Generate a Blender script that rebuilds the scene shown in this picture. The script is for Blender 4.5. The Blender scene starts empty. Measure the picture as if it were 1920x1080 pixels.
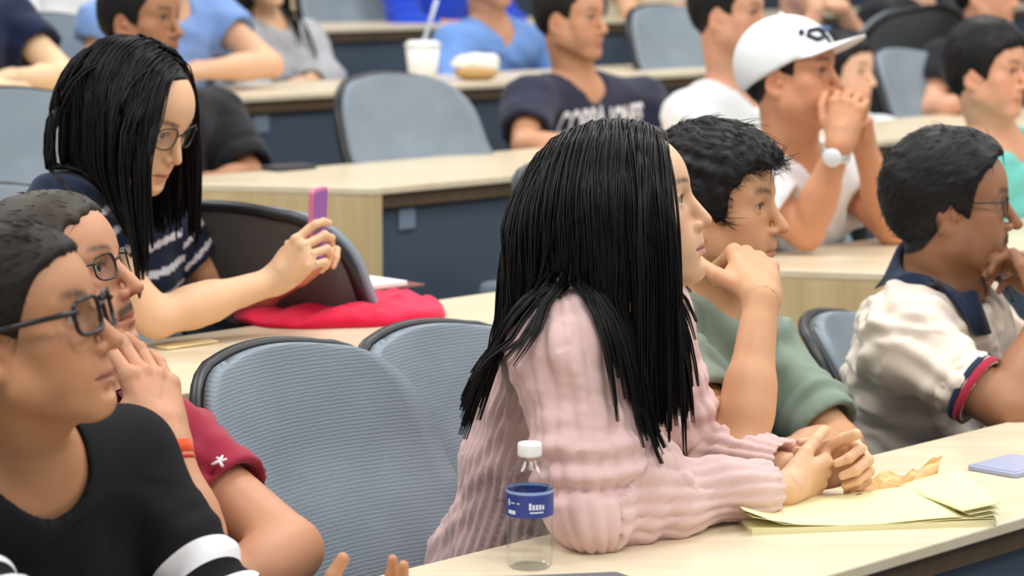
import bpy, math, random
import numpy as np
from mathutils import Vector, Matrix

# ------------------------------------------------------------------ camera, world, lights, exposure
SC = bpy.context.scene
COL = SC.collection
CAM_Z, PITCH, LENS = 1.54, math.radians(8.03), 85.0
FPX = LENS / 36.0 * 1920.0
cam = bpy.data.cameras.new('camera')
cam.lens, cam.sensor_width = LENS, 36.0
cam.dof.use_dof = True
cam.dof.focus_distance = 3.45
cam.dof.aperture_fstop = 4.6
cam_ob = bpy.data.objects.new('camera', cam)
cam_ob.location = (0, 0, CAM_Z)
cam_ob.rotation_euler = (math.radians(90) - PITCH, 0, 0)
COL.objects.link(cam_ob)
SC.camera = cam_ob

world = bpy.data.worlds.new('room_light')
SC.world = world
world.use_nodes = True
world.node_tree.nodes['Background'].inputs[0].default_value = (0.93, 0.965, 1.0, 1)
world.node_tree.nodes['Background'].inputs[1].default_value = 0.34

def area_light(x, y, z, sx, sy, power, col=(1.0, 0.985, 0.955)):
    l = bpy.data.lights.new('ceiling_lamp', 'AREA')
    l.shape, l.size, l.size_y, l.energy, l.color = 'RECTANGLE', sx, sy, power, col
    o = bpy.data.objects.new('ceiling_lamp', l)
    o.location = (x, y, z)
    COL.objects.link(o)
    return o
for (lx, ly) in ((-2.2, 1.6), (0.6, 1.2), (3.2, 1.8), (-2.6, 4.6), (0.4, 4.2), (3.2, 4.8), (-2.0, 8.0), (1.0, 7.6), (4.0, 8.2)):
    area_light(lx, ly, 3.9, 1.5, 0.7, 46.0)

SC.view_settings.view_transform = 'Standard'
SC.view_settings.look = 'None'
SC.view_settings.gamma = 1.0
SC.view_settings.use_curve_mapping = False
SC.view_settings.exposure = 0.40

# ------------------------------------------------------------------ helpers: pixels, vectors
def px(x, y, Y):
    """point seen at pixel (x, y) of the 1920x1080 frame at horizontal distance Y from the camera"""
    u, v = (x - 960.0) / FPX, -(y - 540.0) / FPX
    cp, sp = math.cos(PITCH), math.sin(PITCH)
    d = np.array([u, cp + v * sp, -sp + v * cp])
    return np.array([0, 0, CAM_Z]) + d * (Y / d[1])

def V3(*a): return np.array(a, dtype=float)
def nrm(v):
    v = np.asarray(v, dtype=float)
    return v / (np.linalg.norm(v) + 1e-12)
def lerp(a, b, t): return a + (b - a) * t

def srgb(r, g, b):
    f = lambda c: c / 12.92 if c <= 0.04045 else ((c + 0.055) / 1.055) ** 2.4
    return np.array([f(r / 255.0), f(g / 255.0), f(b / 255.0)])

# ------------------------------------------------------------------ helpers: objects
def set_tags(o, label=None, category=None, group=None, kind=None):
    if label: o['label'] = label
    if category: o['category'] = category
    if group: o['group'] = group
    if kind: o['kind'] = kind
    return o

def empty(name, loc, label=None, category=None, group=None, rotz=0.0):
    o = bpy.data.objects.new(name, None)
    o.location = loc
    o.rotation_euler = (0, 0, rotz)
    o.empty_display_size = 0.05
    COL.objects.link(o)
    return set_tags(o, label, category, group)

def wmat(o):
    return o.matrix_basis.copy() if o.parent is None else wmat(o.parent) @ o.matrix_parent_inverse @ o.matrix_basis

def mesh_obj(name, V, F, material, parent=None, smooth=True, attrs=None, world_space=True):
    me = bpy.data.meshes.new(name)
    me.from_pydata(np.asarray(V, dtype=float).tolist() if not isinstance(V, list) else V, [],
                   F.tolist() if isinstance(F, np.ndarray) else F)
    if smooth:
        me.polygons.foreach_set('use_smooth', np.ones(len(me.polygons), dtype=bool))
    if attrs:
        for an, arr in attrs.items():
            at = me.color_attributes.new(an, 'FLOAT_COLOR', 'POINT')
            c = np.ones((len(me.vertices), 4), dtype=np.float32)
            c[:, :3] = arr
            at.data.foreach_set('color', c.ravel())
    me.materials.append(material)
    me.update()
    o = bpy.data.objects.new(name, me)
    COL.objects.link(o)
    if parent is not None:
        o.parent = parent
        if world_space: o.matrix_parent_inverse = wmat(parent).inverted()
    return o

class MB:
    """collects simple solids into one mesh"""
    def __init__(self): self.v, self.f = [], []
    def add(self, V, F):
        n = len(self.v)
        self.v += [tuple(map(float, p)) for p in V]
        self.f += [tuple(int(i) + n for i in q) for q in F]
        return self
    def box(self, lo, hi, M=None):
        x0, y0, z0 = lo; x1, y1, z1 = hi
        P = [(x0, y0, z0), (x1, y0, z0), (x1, y1, z0), (x0, y1, z0), (x0, y0, z1), (x1, y0, z1), (x1, y1, z1), (x0, y1, z1)]
        if M is not None: P = [M(np.array(p)) for p in P]
        return self.add(P, [(0, 3, 2, 1), (4, 5, 6, 7), (0, 1, 5, 4), (1, 2, 6, 5), (2, 3, 7, 6), (3, 0, 4, 7)])
    def prism(self, poly, z0, z1):
        n = len(poly)
        P = [(p[0], p[1], z0) for p in poly] + [(p[0], p[1], z1) for p in poly]
        return self.add(P, [tuple(reversed(range(n))), tuple(range(n, 2 * n))] + [(i, (i + 1) % n, n + (i + 1) % n, n + i) for i in range(n)])
    def tube(self, pts, r, n=8, closed=False, caps=True):
        pts = [np.asarray(p, dtype=float) for p in pts]
        m = len(pts)
        rr = r if hasattr(r, '__len__') else [r] * m
        up = V3(0.13, 0.21, 0.97)
        P, F = [], []
        prev = None
        for i in range(m):
            a = pts[(i - 1) % m] if (closed or i > 0) else pts[i]
            b = pts[(i + 1) % m] if (closed or i < m - 1) else pts[i]
            t = nrm(b - a)
            s = prev - t * np.dot(prev, t) if prev is not None else np.cross(up, t)
            if np.linalg.norm(s) < 1e-6: s = np.cross(V3(1, 0, 0), t)
            s = nrm(s); prev = s
            q = np.cross(t, s)
            for j in range(n):
                an = 2 * math.pi * j / n
                P.append(pts[i] + rr[i] * (math.cos(an) * s + math.sin(an) * q))
        for i in range(m if closed else m - 1):
            for j in range(n):
                F.append((i * n + j, i * n + (j + 1) % n, ((i + 1) % m) * n + (j + 1) % n, ((i + 1) % m) * n + j))
        if caps and not closed:
            F.append(tuple(reversed(range(n)))); F.append(tuple(range((m - 1) * n, m * n)))
        return self.add(P, F)
    def lathe(self, prof, n=24, c=(0, 0, 0), cap=True):
        P, F = [], []
        for (r, z) in prof:
            for j in range(n):
                a = 2 * math.pi * j / n
                P.append((c[0] + r * math.cos(a), c[1] + r * math.sin(a), c[2] + z))
        m = len(prof)
        for i in range(m - 1):
            for j in range(n):
                F.append((i * n + j, i * n + (j + 1) % n, (i + 1) * n + (j + 1) % n, (i + 1) * n + j))
        if cap:
            F.append(tuple(reversed(range(n)))); F.append(tuple(range((m - 1) * n, m * n)))
        return self.add(P, F)
    def build(self, name, material, parent=None, smooth=False, **k):
        return mesh_obj(name, self.v, self.f, material, parent, smooth, **k)

def bevel(o, w=0.004, seg=2):
    m = o.modifiers.new('edge', 'BEVEL'); m.width, m.segments, m.limit_method = w, seg, 'ANGLE'
    return o

# ------------------------------------------------------------------ helpers: procedural materials
class NT:
    def __init__(self, name):
        self.m = bpy.data.materials.new(name); self.m.use_nodes = True
        self.t = self.m.node_tree; self.n = self.t.nodes; self.b = self.n['Principled BSDF']
    def node(self, typ, **kw):
        n = self.n.new(typ)
        for k, v in kw.items():
            if k.startswith('i_'):
                n.inputs[k[2:].replace('_', ' ')].default_value = v
            elif k.startswith('n_'):
                n.inputs[int(k[2:])].default_value = v
            else: setattr(n, k, v)
        return n
    def link(self, a, b): self.t.links.new(a, b)
    def set(self, **kw):
        for k, v in kw.items():
            self.b.inputs[k.replace('_', ' ')].default_value = v
        return self
    def math(self, op, a, b=None, clamp=False):
        n = self.n.new('ShaderNodeMath'); n.operation = op; n.use_clamp = clamp
        for i, s in enumerate((a, b)):
            if s is None: continue
            if isinstance(s, (int, float)): n.inputs[i].default_value = s
            else: self.link(s, n.inputs[i])
        return n.outputs[0]
    def mix(self, fac, a, b, blend='MIX'):
        n = self.n.new('ShaderNodeMix'); n.data_type = 'RGBA'; n.blend_type = blend
        for s, i in ((fac, 0), (a, 6), (b, 7)):
            if isinstance(s, (int, float)): n.inputs[i].default_value = s
            elif isinstance(s, (tuple, list, np.ndarray)): n.inputs[i].default_value = (float(s[0]), float(s[1]), float(s[2]), 1)
            else: self.link(s, n.inputs[i])
        return n.outputs[2]
    def coords(self, kind='Object'):
        return self.n.new('ShaderNodeTexCoord').outputs[kind]
    def noise(self, scale, detail=3.0, vec=None, rough=0.5):
        n = self.n.new('ShaderNodeTexNoise'); n.inputs['Scale'].default_value = scale
        n.inputs['Detail'].default_value = detail; n.inputs['Roughness'].default_value = rough
        if vec is not None: self.link(vec, n.inputs['Vector'])
        return n
    def mapping(self, vec, scale=(1, 1, 1), rot=(0, 0, 0), loc=(0, 0, 0)):
        n = self.n.new('ShaderNodeMapping'); n.inputs['Scale'].default_value = scale
        n.inputs['Rotation'].default_value = rot; n.inputs['Location'].default_value = loc
        self.link(vec, n.inputs['Vector']); return n.outputs[0]
    def bump(self, h, strength=0.2, dist=0.002):
        n = self.n.new('ShaderNodeBump'); n.inputs['Strength'].default_value = strength; n.inputs['Distance'].default_value = dist
        self.link(h, n.inputs['Height']); self.link(n.outputs[0], self.b.inputs['Normal']); return n
    def color(self, sock): self.link(sock, self.b.inputs['Base Color']); return self

def c4(c): return (float(c[0]), float(c[1]), float(c[2]), 1.0)

def plain(name, c, rough=0.5, var=0.12, scale=40.0, bump=0.0, metal=0.0, spec=0.5):
    t = NT(name)
    nz = t.noise(scale, 4.0, t.coords())
    c = np.asarray(c)
    t.color(t.mix(nz.outputs[0], c * (1 - var), np.minimum(c * (1 + var), 1.0)))
    t.set(Roughness=rough, Metallic=metal)
    t.b.inputs['Specular IOR Level'].default_value = spec
    if bump: t.bump(nz.outputs[0], bump, 0.002)
    return t.m

def cloth(name, c, rough=0.9, weave=900.0, var=0.10, bump=0.25, attr=False, sheen=0.15):
    """woven cloth; with attr the colour comes from the mesh colour attribute"""
    t = NT(name)
    co = t.coords()
    nz = t.noise(9.0, 4.0, co)
    if attr:
        base = t.node('ShaderNodeVertexColor', layer_name='Col').outputs[0]
    else:
        base = t.node('ShaderNodeRGB').outputs[0]; base.default_value = c4(c)
    mul = t.node('ShaderNodeMapRange', n_3=1 - var, n_4=1 + var); t.link(nz.outputs[0], mul.inputs[0])
    comb = t.node('ShaderNodeCombineColor')
    for i in range(3): t.link(mul.outputs[0], comb.inputs[i])
    t.color(t.mix(1.0, base, comb.outputs[0], 'MULTIPLY'))
    t.set(Roughness=rough)
    t.b.inputs['Specular IOR Level'].default_value = 0.2
    t.b.inputs['Sheen Weight'].default_value = sheen
    w = t.noise(weave, 2.0, co)
    t.bump(w.outputs[0], bump, 0.001)
    return t.m

# ------------------------------------------------------------------ implicit surfaces: bodies, clothes, hair caps
def smin(a, b, k):
    if k <= 0: return np.minimum(a, b)
    h = np.clip(0.5 + 0.5 * (b - a) / k, 0, 1)
    return b + (a - b) * h - k * h * (1 - h)
def smax(a, b, k): return -smin(-a, -b, k)

class Field:
    def __init__(self): self.ops = []
    def cone(self, a, b, ra, rb, k=0.01, op='u', capb=False, capa=False, e=None, fl=1.0):
        a, b = np.asarray(a, float), np.asarray(b, float)
        m = max(ra, rb)
        self.ops.append((op, k, 'cone', (a, b, ra, rb, capa, capb, e, fl), np.minimum(a, b) - m, np.maximum(a, b) + m)); return self
    def ell(self, c, r, R=None, k=0.01, op='u'):
        c = np.asarray(c, float); r = np.asarray(r, float); R = np.eye(3) if R is None else np.asarray(R, float)
        ext = np.sqrt(((R * r[None, :]) ** 2).sum(1))
        self.ops.append((op, k, 'ell', (c, r, R), c - ext, c + ext)); return self
    def plane(self, p, n, k=0.0):
        """removes everything on the side the normal points to"""
        self.ops.append(('i', k, 'plane', (np.asarray(p, float), nrm(n)), None, None)); return self
    @staticmethod
    def dist(kind, prm, X, Y, Z):
        if kind == 'cone':
            a, b, ra, rb, capa, capb, e, fl = prm
            ba = b - a; L2 = float(ba @ ba) + 1e-12
            x, y, z = X - a[0], Y - a[1], Z - a[2]
            if e is not None:
                s = (x * e[0] + y * e[1] + z * e[2]) * (fl - 1.0)
                x, y, z = x + s * e[0], y + s * e[1], z + s * e[2]
            t = (x * ba[0] + y * ba[1] + z * ba[2]) / L2
            h = np.clip(t, 0, 1)
            d = np.sqrt((x - h * ba[0]) ** 2 + (y - h * ba[1]) ** 2 + (z - h * ba[2]) ** 2) - (ra + (rb - ra) * h)
            L = math.sqrt(L2)
            if capb: d = np.maximum(d, (t - 1) * L)
            if capa: d = np.maximum(d, -t * L)
            return d
        if kind == 'ell':
            c, r, R = prm
            x, y, z = X - c[0], Y - c[1], Z - c[2]
            q = [(x * R[0, i] + y * R[1, i] + z * R[2, i]) for i in range(3)]
            k0 = np.sqrt(sum((q[i] / r[i]) ** 2 for i in range(3)))
            k1 = np.sqrt(sum((q[i] / r[i] ** 2) ** 2 for i in range(3))) + 1e-9
            return k0 * (k0 - 1.0) / k1
        p, n = prm
        return (X - p[0]) * n[0] + (Y - p[1]) * n[1] + (Z - p[2]) * n[2]
    @staticmethod
    def comb(op, k, F, d):
        if op == 'u': return smin(F, d, k)
        if op == 's': return smax(F, -d, k)
        return smax(F, d, k)
    def eval(self, P, pad=0.05):
        P = np.asarray(P, float)
        F = np.full(len(P), 9.0)
        for op, k, kind, prm, lo, hi in self.ops:
            if kind == 'plane':
                F = self.comb(op, k, F, self.dist(kind, prm, P[:, 0], P[:, 1], P[:, 2])); continue
            F = self.comb(op, k, F, self.dist(kind, prm, P[:, 0], P[:, 1], P[:, 2]))
        return F
    def grad(self, P, h=0.002):
        G = np.stack([self.eval(P + np.eye(3)[i] * h) - self.eval(P - np.eye(3)[i] * h) for i in range(3)], 1)
        return G / (np.linalg.norm(G, axis=1, keepdims=True) + 1e-9)
    def bounds(self):
        lo = np.min([o[4] for o in self.ops if o[0] == 'u'], axis=0); hi = np.max([o[5] for o in self.ops if o[0] == 'u'], axis=0)
        return lo - 0.012, hi + 0.012
    def grid(self, lo, hi, h):
        ax = [np.arange(lo[i], hi[i] + h, h, dtype=np.float32) for i in range(3)]
        F = np.full([len(a) for a in ax], 0.08, dtype=np.float32)
        for op, k, kind, prm, l, u in self.ops:
            if kind == 'plane':
                sl = [slice(0, len(a)) for a in ax]
            else:
                pad = max(k, 0.006) * 1.3 + 2 * h
                sl = [slice(int(np.searchsorted(ax[i], l[i] - pad)), int(np.searchsorted(ax[i], u[i] + pad))) for i in range(3)]
                if any(s.stop <= s.start for s in sl): continue
            X = ax[0][sl[0]][:, None, None]; Y = ax[1][sl[1]][None, :, None]; Z = ax[2][sl[2]][None, None, :]
            sl = tuple(sl)
            F[sl] = self.comb(op, k, F[sl], self.dist(kind, prm, X, Y, Z))
        return F
    def mesh(self, h, lo=None, hi=None):
        if lo is None: lo, hi = self.bounds()
        lo = np.asarray(lo, float); hi = np.asarray(hi, float)
        return surface_nets(self.grid(lo, hi, h), lo, h)

_C = np.array([[i, j, k] for i in (0, 1) for j in (0, 1) for k in (0, 1)])
_E = [(a, b) for a in range(8) for b in range(a + 1, 8) if np.abs(_C[a] - _C[b]).sum() == 1]
def surface_nets(F, lo, h):
    s = F < 0
    n = np.array(F.shape)
    cnt = np.zeros(n - 1, dtype=np.int8)
    for i, j, k in _C:
        cnt += s[i:n[0] - 1 + i, j:n[1] - 1 + j, k:n[2] - 1 + k]
    act = np.argwhere((cnt > 0) & (cnt < 8))
    if len(act) == 0: return np.zeros((0, 3)), np.zeros((0, 4), int)
    idx = np.full(n - 1, -1, dtype=np.int64)
    idx[tuple(act.T)] = np.arange(len(act))
    val = np.stack([F[tuple((act + c).T)] for c in _C], 1)
    acc = np.zeros((len(act), 3)); w = np.zeros(len(act))
    for a, b in _E:
        fa, fb = val[:, a], val[:, b]
        m = (fa < 0) != (fb < 0)
        t = fa[m] / (fa[m] - fb[m])
        acc[m] += _C[a] + t[:, None] * (_C[b] - _C[a]); w[m] += 1
    V = lo + (act + acc / w[:, None]) * h
    Q = []
    for ax in range(3):
        o1, o2 = (ax + 1) % 3, (ax + 2) % 3
        sl0 = [slice(None)] * 3; sl1 = [slice(None)] * 3
        sl0[ax] = slice(0, -1); sl1[ax] = slice(1, None)
        d = s[tuple(sl0)] != s[tuple(sl1)]
        e = np.argwhere(d)
        e = e[(e[:, o1] > 0) & (e[:, o2] > 0) & (e[:, o1] < n[o1] - 1) & (e[:, o2] < n[o2] - 1)]
        if len(e) == 0: continue
        u1 = np.zeros(3, int); u1[o1] = 1; u2 = np.zeros(3, int); u2[o2] = 1
        q = np.stack([idx[tuple((e - u1 - u2).T)], idx[tuple((e - u2).T)], idx[tuple(e.T)], idx[tuple((e - u1).T)]], 1)
        ins = s[tuple(e.T)]
        q[~ins] = q[~ins][:, ::-1]
        Q.append(q)
    return V, np.concatenate(Q)

def vnormals(V, Q):
    a, b, c, d = (V[Q[:, i]] for i in range(4))
    n = np.cross(c - a, d - b)
    N = np.zeros_like(V)
    for i in range(3):
        for j in range(4):
            N[:, i] += np.bincount(Q[:, j], n[:, i], len(V))
    return N / (np.linalg.norm(N, axis=1, keepdims=True) + 1e-12)

def relax(V, Q, it=1, f=0.5):
    i = np.concatenate([Q[:, 0], Q[:, 1], Q[:, 2], Q[:, 3]]); j = np.concatenate([Q[:, 1], Q[:, 2], Q[:, 3], Q[:, 0]])
    cnt = np.bincount(i, minlength=len(V)) + np.bincount(j, minlength=len(V))
    for _ in range(it):
        S = np.stack([np.bincount(i, V[j, a], len(V)) + np.bincount(j, V[i, a], len(V)) for a in range(3)], 1)
        V = V + f * (S / np.maximum(cnt, 1)[:, None] - V)
    return V

def drop_faces(V, Q, keep):
    Q = Q[keep]
    used = np.zeros(len(V), bool); used[Q.ravel()] = True
    m = np.cumsum(used) - 1
    return V[used], m[Q]

def waves(P, seed, freq, n=5, dirs=None):
    """smooth pseudo noise in about -1..1"""
    rng = np.random.RandomState(seed)
    out = np.zeros(len(P))
    for i in range(n):
        d = nrm(rng.normal(size=3)) if dirs is None else nrm(np.asarray(dirs) + rng.normal(size=3) * 0.35)
        d2 = nrm(rng.normal(size=3))
        f = freq * (0.6 + 0.9 * rng.rand())
        out += np.sin((P @ d) * f + 1.7 * np.sin((P @ d2) * f * 0.45 + rng.rand() * 6.28) + rng.rand() * 6.28)
    return out / math.sqrt(n) * 0.8

def strands_mesh(paths, widths, n=3):
    """paths (N, M, 3) -> tapered tubes"""
    N, M, _ = paths.shape
    T = np.gradient(paths, axis=1); T /= np.linalg.norm(T, axis=2, keepdims=True) + 1e-9
    ref = np.array([0.31, 0.2, 0.93])
    S = np.cross(T, ref); S /= np.linalg.norm(S, axis=2, keepdims=True) + 1e-9
    B = np.cross(T, S)
    V = np.zeros((N, M, n, 3))
    for j in range(n):
        a = 2 * math.pi * j / n
        V[:, :, j] = paths + widths[:, :, None] * (math.cos(a) * S + math.sin(a) * B)
    base = np.arange(N * M * n).reshape(N, M, n)
    q = np.stack([base[:, :-1, :], np.roll(base, -1, 2)[:, :-1, :], np.roll(base, -1, 2)[:, 1:, :], base[:, 1:, :]], -1)
    return V.reshape(-1, 3), q.reshape(-1, 4)

# ------------------------------------------------------------------ people: heads, hands, bodies, clothes, hair
def face_axes(yaw, up=0.0, roll=0.0):
    """columns: local x (the person's right), y (forward), z (up). yaw 0 looks to the right of the photo, 90 at the camera"""
    y, p, r = math.radians(yaw), math.radians(up), math.radians(roll)
    f0 = V3(math.cos(y), -math.sin(y), 0); rt = V3(-math.sin(y), -math.cos(y), 0); z0 = V3(0, 0, 1)
    f = f0 * math.cos(p) + z0 * math.sin(p); z = z0 * math.cos(p) - f0 * math.sin(p)
    x = rt * math.cos(r) + z * math.sin(r); z = z * math.cos(r) - rt * math.sin(r)
    return np.stack([x, f, z], 1)

EYE = V3(0.0315, 0.0685, 0.010)
FACE = dict(jaw=1.0, chin=1.0, nose=1.0, nosew=1.0, lips=1.0, brow=1.0, cheek=1.0, width=1.0, skull=1.0, eye=1.0, ears=1.0, mouth=0.0, fat=0.0)

def add_head(F, H, R, s, fp):
    q = dict(FACE); q.update(fp or {})
    w = q['width']
    T = lambda p: H + s * (R @ V3(p[0] * w, p[1], p[2]))
    def el(c, r, k=0.01, op='u', rot=None):
        RR = R if rot is None else R @ rot
        F.ell(T(c), np.array(r) * s, RR, k * s, op)
    def cn(a, b, ra, rb, k=0.01, op='u'): F.cone(T(a), T(b), ra * s, rb * s, k * s, op)
    sk = q['skull']
    el((0, -0.014, 0.044), (0.0735 * w, 0.096, 0.077 * sk), 0.01)
    el((0, -0.045, 0.010), (0.060 * w, 0.058, 0.062), 0.03)                    # back of the head
    el((0, 0.032, 0.035), (0.064 * w, 0.060, 0.062), 0.03)                     # forehead
    el((0, 0.026, -0.030), (0.058 * w, 0.058, 0.064), 0.03)                    # middle face
    j = q['jaw']; f = q['fat']
    for sx in (-1, 1):
        cn((sx * 0.050 * j, 0.006, -0.052), (sx * 0.018 * j, 0.066, -0.092), 0.018 + f, 0.015 + f, 0.025)
        cn((sx * 0.054 * j, 0.000, -0.010), (sx * 0.050 * j, 0.006, -0.052), 0.018, 0.018 + f, 0.02)
        el((sx * 0.042, 0.052, -0.014), (0.022, 0.020, 0.018), 0.022)           # cheekbone
        el((sx * 0.036, 0.056, -0.046), (0.020 + f, 0.020 + f, 0.026), 0.022)   # cheek
    el((0, 0.074, -0.090), (0.020 * q['chin'], 0.016, 0.016), 0.02)             # chin
    el((0, 0.069, -0.056), (0.029, 0.022, 0.026), 0.022)                        # muzzle
    b = q['brow']
    for sx in (-1, 1):                                                           # brow ridge, eye sockets
        cn((sx * 0.012, 0.0825, 0.0265), (sx * 0.046, 0.068, 0.026), 0.0085 * b, 0.007 * b, 0.012)
    for sx in (-1, 1):
        el((sx * 0.031, 0.096, 0.007), (0.020, 0.020, 0.0125), 0.012, 's')
    n = q['nose']; nw = q['nosew']
    cn((0, 0.079, 0.020), (0, 0.079 + 0.024 * n, -0.018), 0.0085, 0.0088 * nw, 0.010)
    el((0, 0.077 + 0.030 * n, -0.0285), (0.0095 * nw, 0.0115, 0.0092), 0.008)   # tip
    for sx in (-1, 1):
        el((sx * 0.0115 * nw, 0.078 + 0.014 * n, -0.0325), (0.0068 * nw, 0.0105, 0.0072), 0.005)
    for sx in (-1, 1):
        el((sx * 0.0060 * nw, 0.077 + 0.022 * n, -0.0408), (0.0036, 0.0060, 0.0040), 0.003, 's')
    for sx in (-1, 1):                                                           # eyelids round the eyeball
        e = V3(sx * EYE[0], EYE[1], EYE[2])
        el(e, (0.0152, 0.0146, 0.0146), 0.005)
        el(e + V3(sx * 0.0008, 0.0135, -0.0006), (0.0132, 0.0100, 0.0052 * q['eye']), 0.0022, 's')
        cn(e + V3(-sx * 0.011, 0.0095, 0.0045), e + V3(sx * 0.0135, 0.0075, 0.0035), 0.0026, 0.0024, 0.004)   # upper lid fold
    L = q['lips']; m = q['mouth']
    cn((0, 0.0905, -0.0475), (0, 0.0880, -0.0540), 0.0045, 0.0050, 0.012)        # philtrum
    for sx in (-1, 1):
        cn((sx * 0.004, 0.0905, -0.0585), (sx * 0.0215, 0.0790, -0.0632), 0.0046 * L, 0.0022, 0.0045)
        cn((0, 0.0895, -0.0705 - m), (sx * 0.0195, 0.0795, -0.0655 - m * 0.3), 0.0054 * L, 0.0024, 0.0045)
    for sx in (-1, 1):
        cn((0, 0.0985, -0.0642 - m * 0.5), (sx * 0.024, 0.0830, -0.0645), 0.0026 + m * 0.4, 0.0016, 0.0025, 's')
    el((0, 0.0925, -0.0800), (0.018, 0.0070, 0.0045), 0.009, 's')                # crease above the chin
    for sx in (-1, 1):                                                           # ears
        ea = q['ears']
        rot = np.array(Matrix.Rotation(math.radians(-12), 3, 'X')) @ np.array(Matrix.Rotation(math.radians(sx * 18), 3, 'Z'))
        c = V3(sx * 0.0745, -0.012, -0.006)
        el(c, (0.0075 * ea, 0.0175 * ea, 0.031 * ea), 0.007, 'u', rot)
        el(c + V3(0, 0.006, -0.026 * ea), (0.006, 0.009, 0.010), 0.006)
        el(c + V3(sx * 0.0075, 0.0015, 0.003), (0.0055, 0.0105 * ea, 0.020 * ea), 0.004, 's', rot)
        el(c + V3(sx * 0.002, 0.013, -0.002), (0.0045, 0.005, 0.008), 0.004)
        el(c + V3(sx * 0.001, -0.002, 0.006), (0.0045, 0.004, 0.014), 0.004)

def face_colour(P, H, R, s, w, skin, lip, brow, beard=0.0, scalp=None, hairline=None, browth=1.0, flush=1.0, moustache=0.0, rng=1):
    """colour of skin, lips, brows and shaved beard in head coordinates"""
    q = (P - H) @ R / s
    x, y, z = np.abs(q[:, 0]) / w, q[:, 1], q[:, 2]
    C = np.tile(np.asarray(skin, float), (len(P), 1))
    def blend(c, m):
        nonlocal C
        C = C + (np.asarray(c) - C) * np.clip(m, 0, 1)[:, None]
    near = (np.linalg.norm(q, axis=1) < 0.17) & (z > -0.13)
    front = np.clip((y - 0.035) / 0.02, 0, 1) * near
    mot = waves(q, 3, 90.0, 5)
    blend(np.asarray(skin) * V3(0.94, 0.88, 0.85), front * 0.30 * (0.5 + 0.5 * mot))
    g = lambda cx, cy, cz, r: np.exp(-((x - cx) ** 2 + (y - cy) ** 2 + (z - cz) ** 2) / (2 * r * r))
    red = np.asarray(skin) * V3(1.05, 0.74, 0.70)
    blend(red, flush * 0.38 * (g(0.042, 0.066, -0.025, 0.016) + g(0, 0.103, -0.030, 0.011) + 0.9 * g(0.076, -0.012, -0.002, 0.02)))
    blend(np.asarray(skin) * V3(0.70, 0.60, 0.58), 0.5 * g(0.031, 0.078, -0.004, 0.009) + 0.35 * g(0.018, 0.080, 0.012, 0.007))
    if beard > 0:
        m = np.clip((-0.028 - z) / 0.02, 0, 1) * np.clip((y + 0.012 + (z + 0.03) * 0.1) / 0.02, 0, 1) * near * np.clip((z + 0.135) / 0.03, 0, 1)
        m = m * (1 - 0.75 * np.exp(-((x - 0.038) ** 2 + (z + 0.032) ** 2) / (2 * 0.014 ** 2)))
        blend(np.asarray(brow) * 1.3 + 0.01, beard * m * (0.75 + 0.25 * waves(q, 8, 900.0, 4)))
    mm = np.exp(-((z + 0.0642) / 0.0068) ** 2) * np.clip((0.0245 - x) / 0.005, 0, 1) * np.clip((y - 0.074) / 0.004, 0, 1) * near
    blend(lip, 0.85 * mm)
    line = np.exp(-((z + 0.0642) / 0.0018) ** 2) * np.clip((0.024 - x) / 0.004, 0, 1) * np.clip((y - 0.074) / 0.004, 0, 1) * near
    blend(np.asarray(lip) * 0.35, 0.75 * line)
    if moustache > 0:
        m = np.exp(-((z + 0.0515 + 0.25 * (x - 0.006)) / 0.0062) ** 4) * np.clip((0.030 - x) / 0.006, 0, 1) * np.clip((y - 0.066) / 0.006, 0, 1) * near
        blend(brow, moustache * m)
    bz = 0.0285 + 0.006 * np.sin(np.clip((x - 0.010) / 0.045, 0, 1) * 2.6)
    bm = np.exp(-((z - bz) / (0.0042 * browth)) ** 2) * np.clip((x - 0.010) / 0.006, 0, 1) * np.clip((0.054 - x) / 0.010, 0, 1) * (y > 0.05) * near
    blend(brow, 0.9 * bm * (0.85 + 0.15 * waves(q, 5, 700.0, 4)))
    # lash line along the upper lid
    lz = EYE[2] + 0.0046 - ((x - EYE[0]) / 0.0135) ** 2 * 0.0030
    lm = np.exp(-((z - lz) / 0.0021) ** 2) * (np.abs(x - EYE[0]) < 0.0150) * (y > 0.060) * near
    blend(V3(0.012, 0.009, 0.008), 0.85 * lm)
    if scalp is not None:
        hz = np.interp(y, hairline[0], hairline[1])
        blend(scalp, np.clip((z - hz) / 0.006, 0, 1) * near * (1 - g(0.078, -0.010, 0.0, 0.013) * 1.6).clip(0, 1))
    return C

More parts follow.
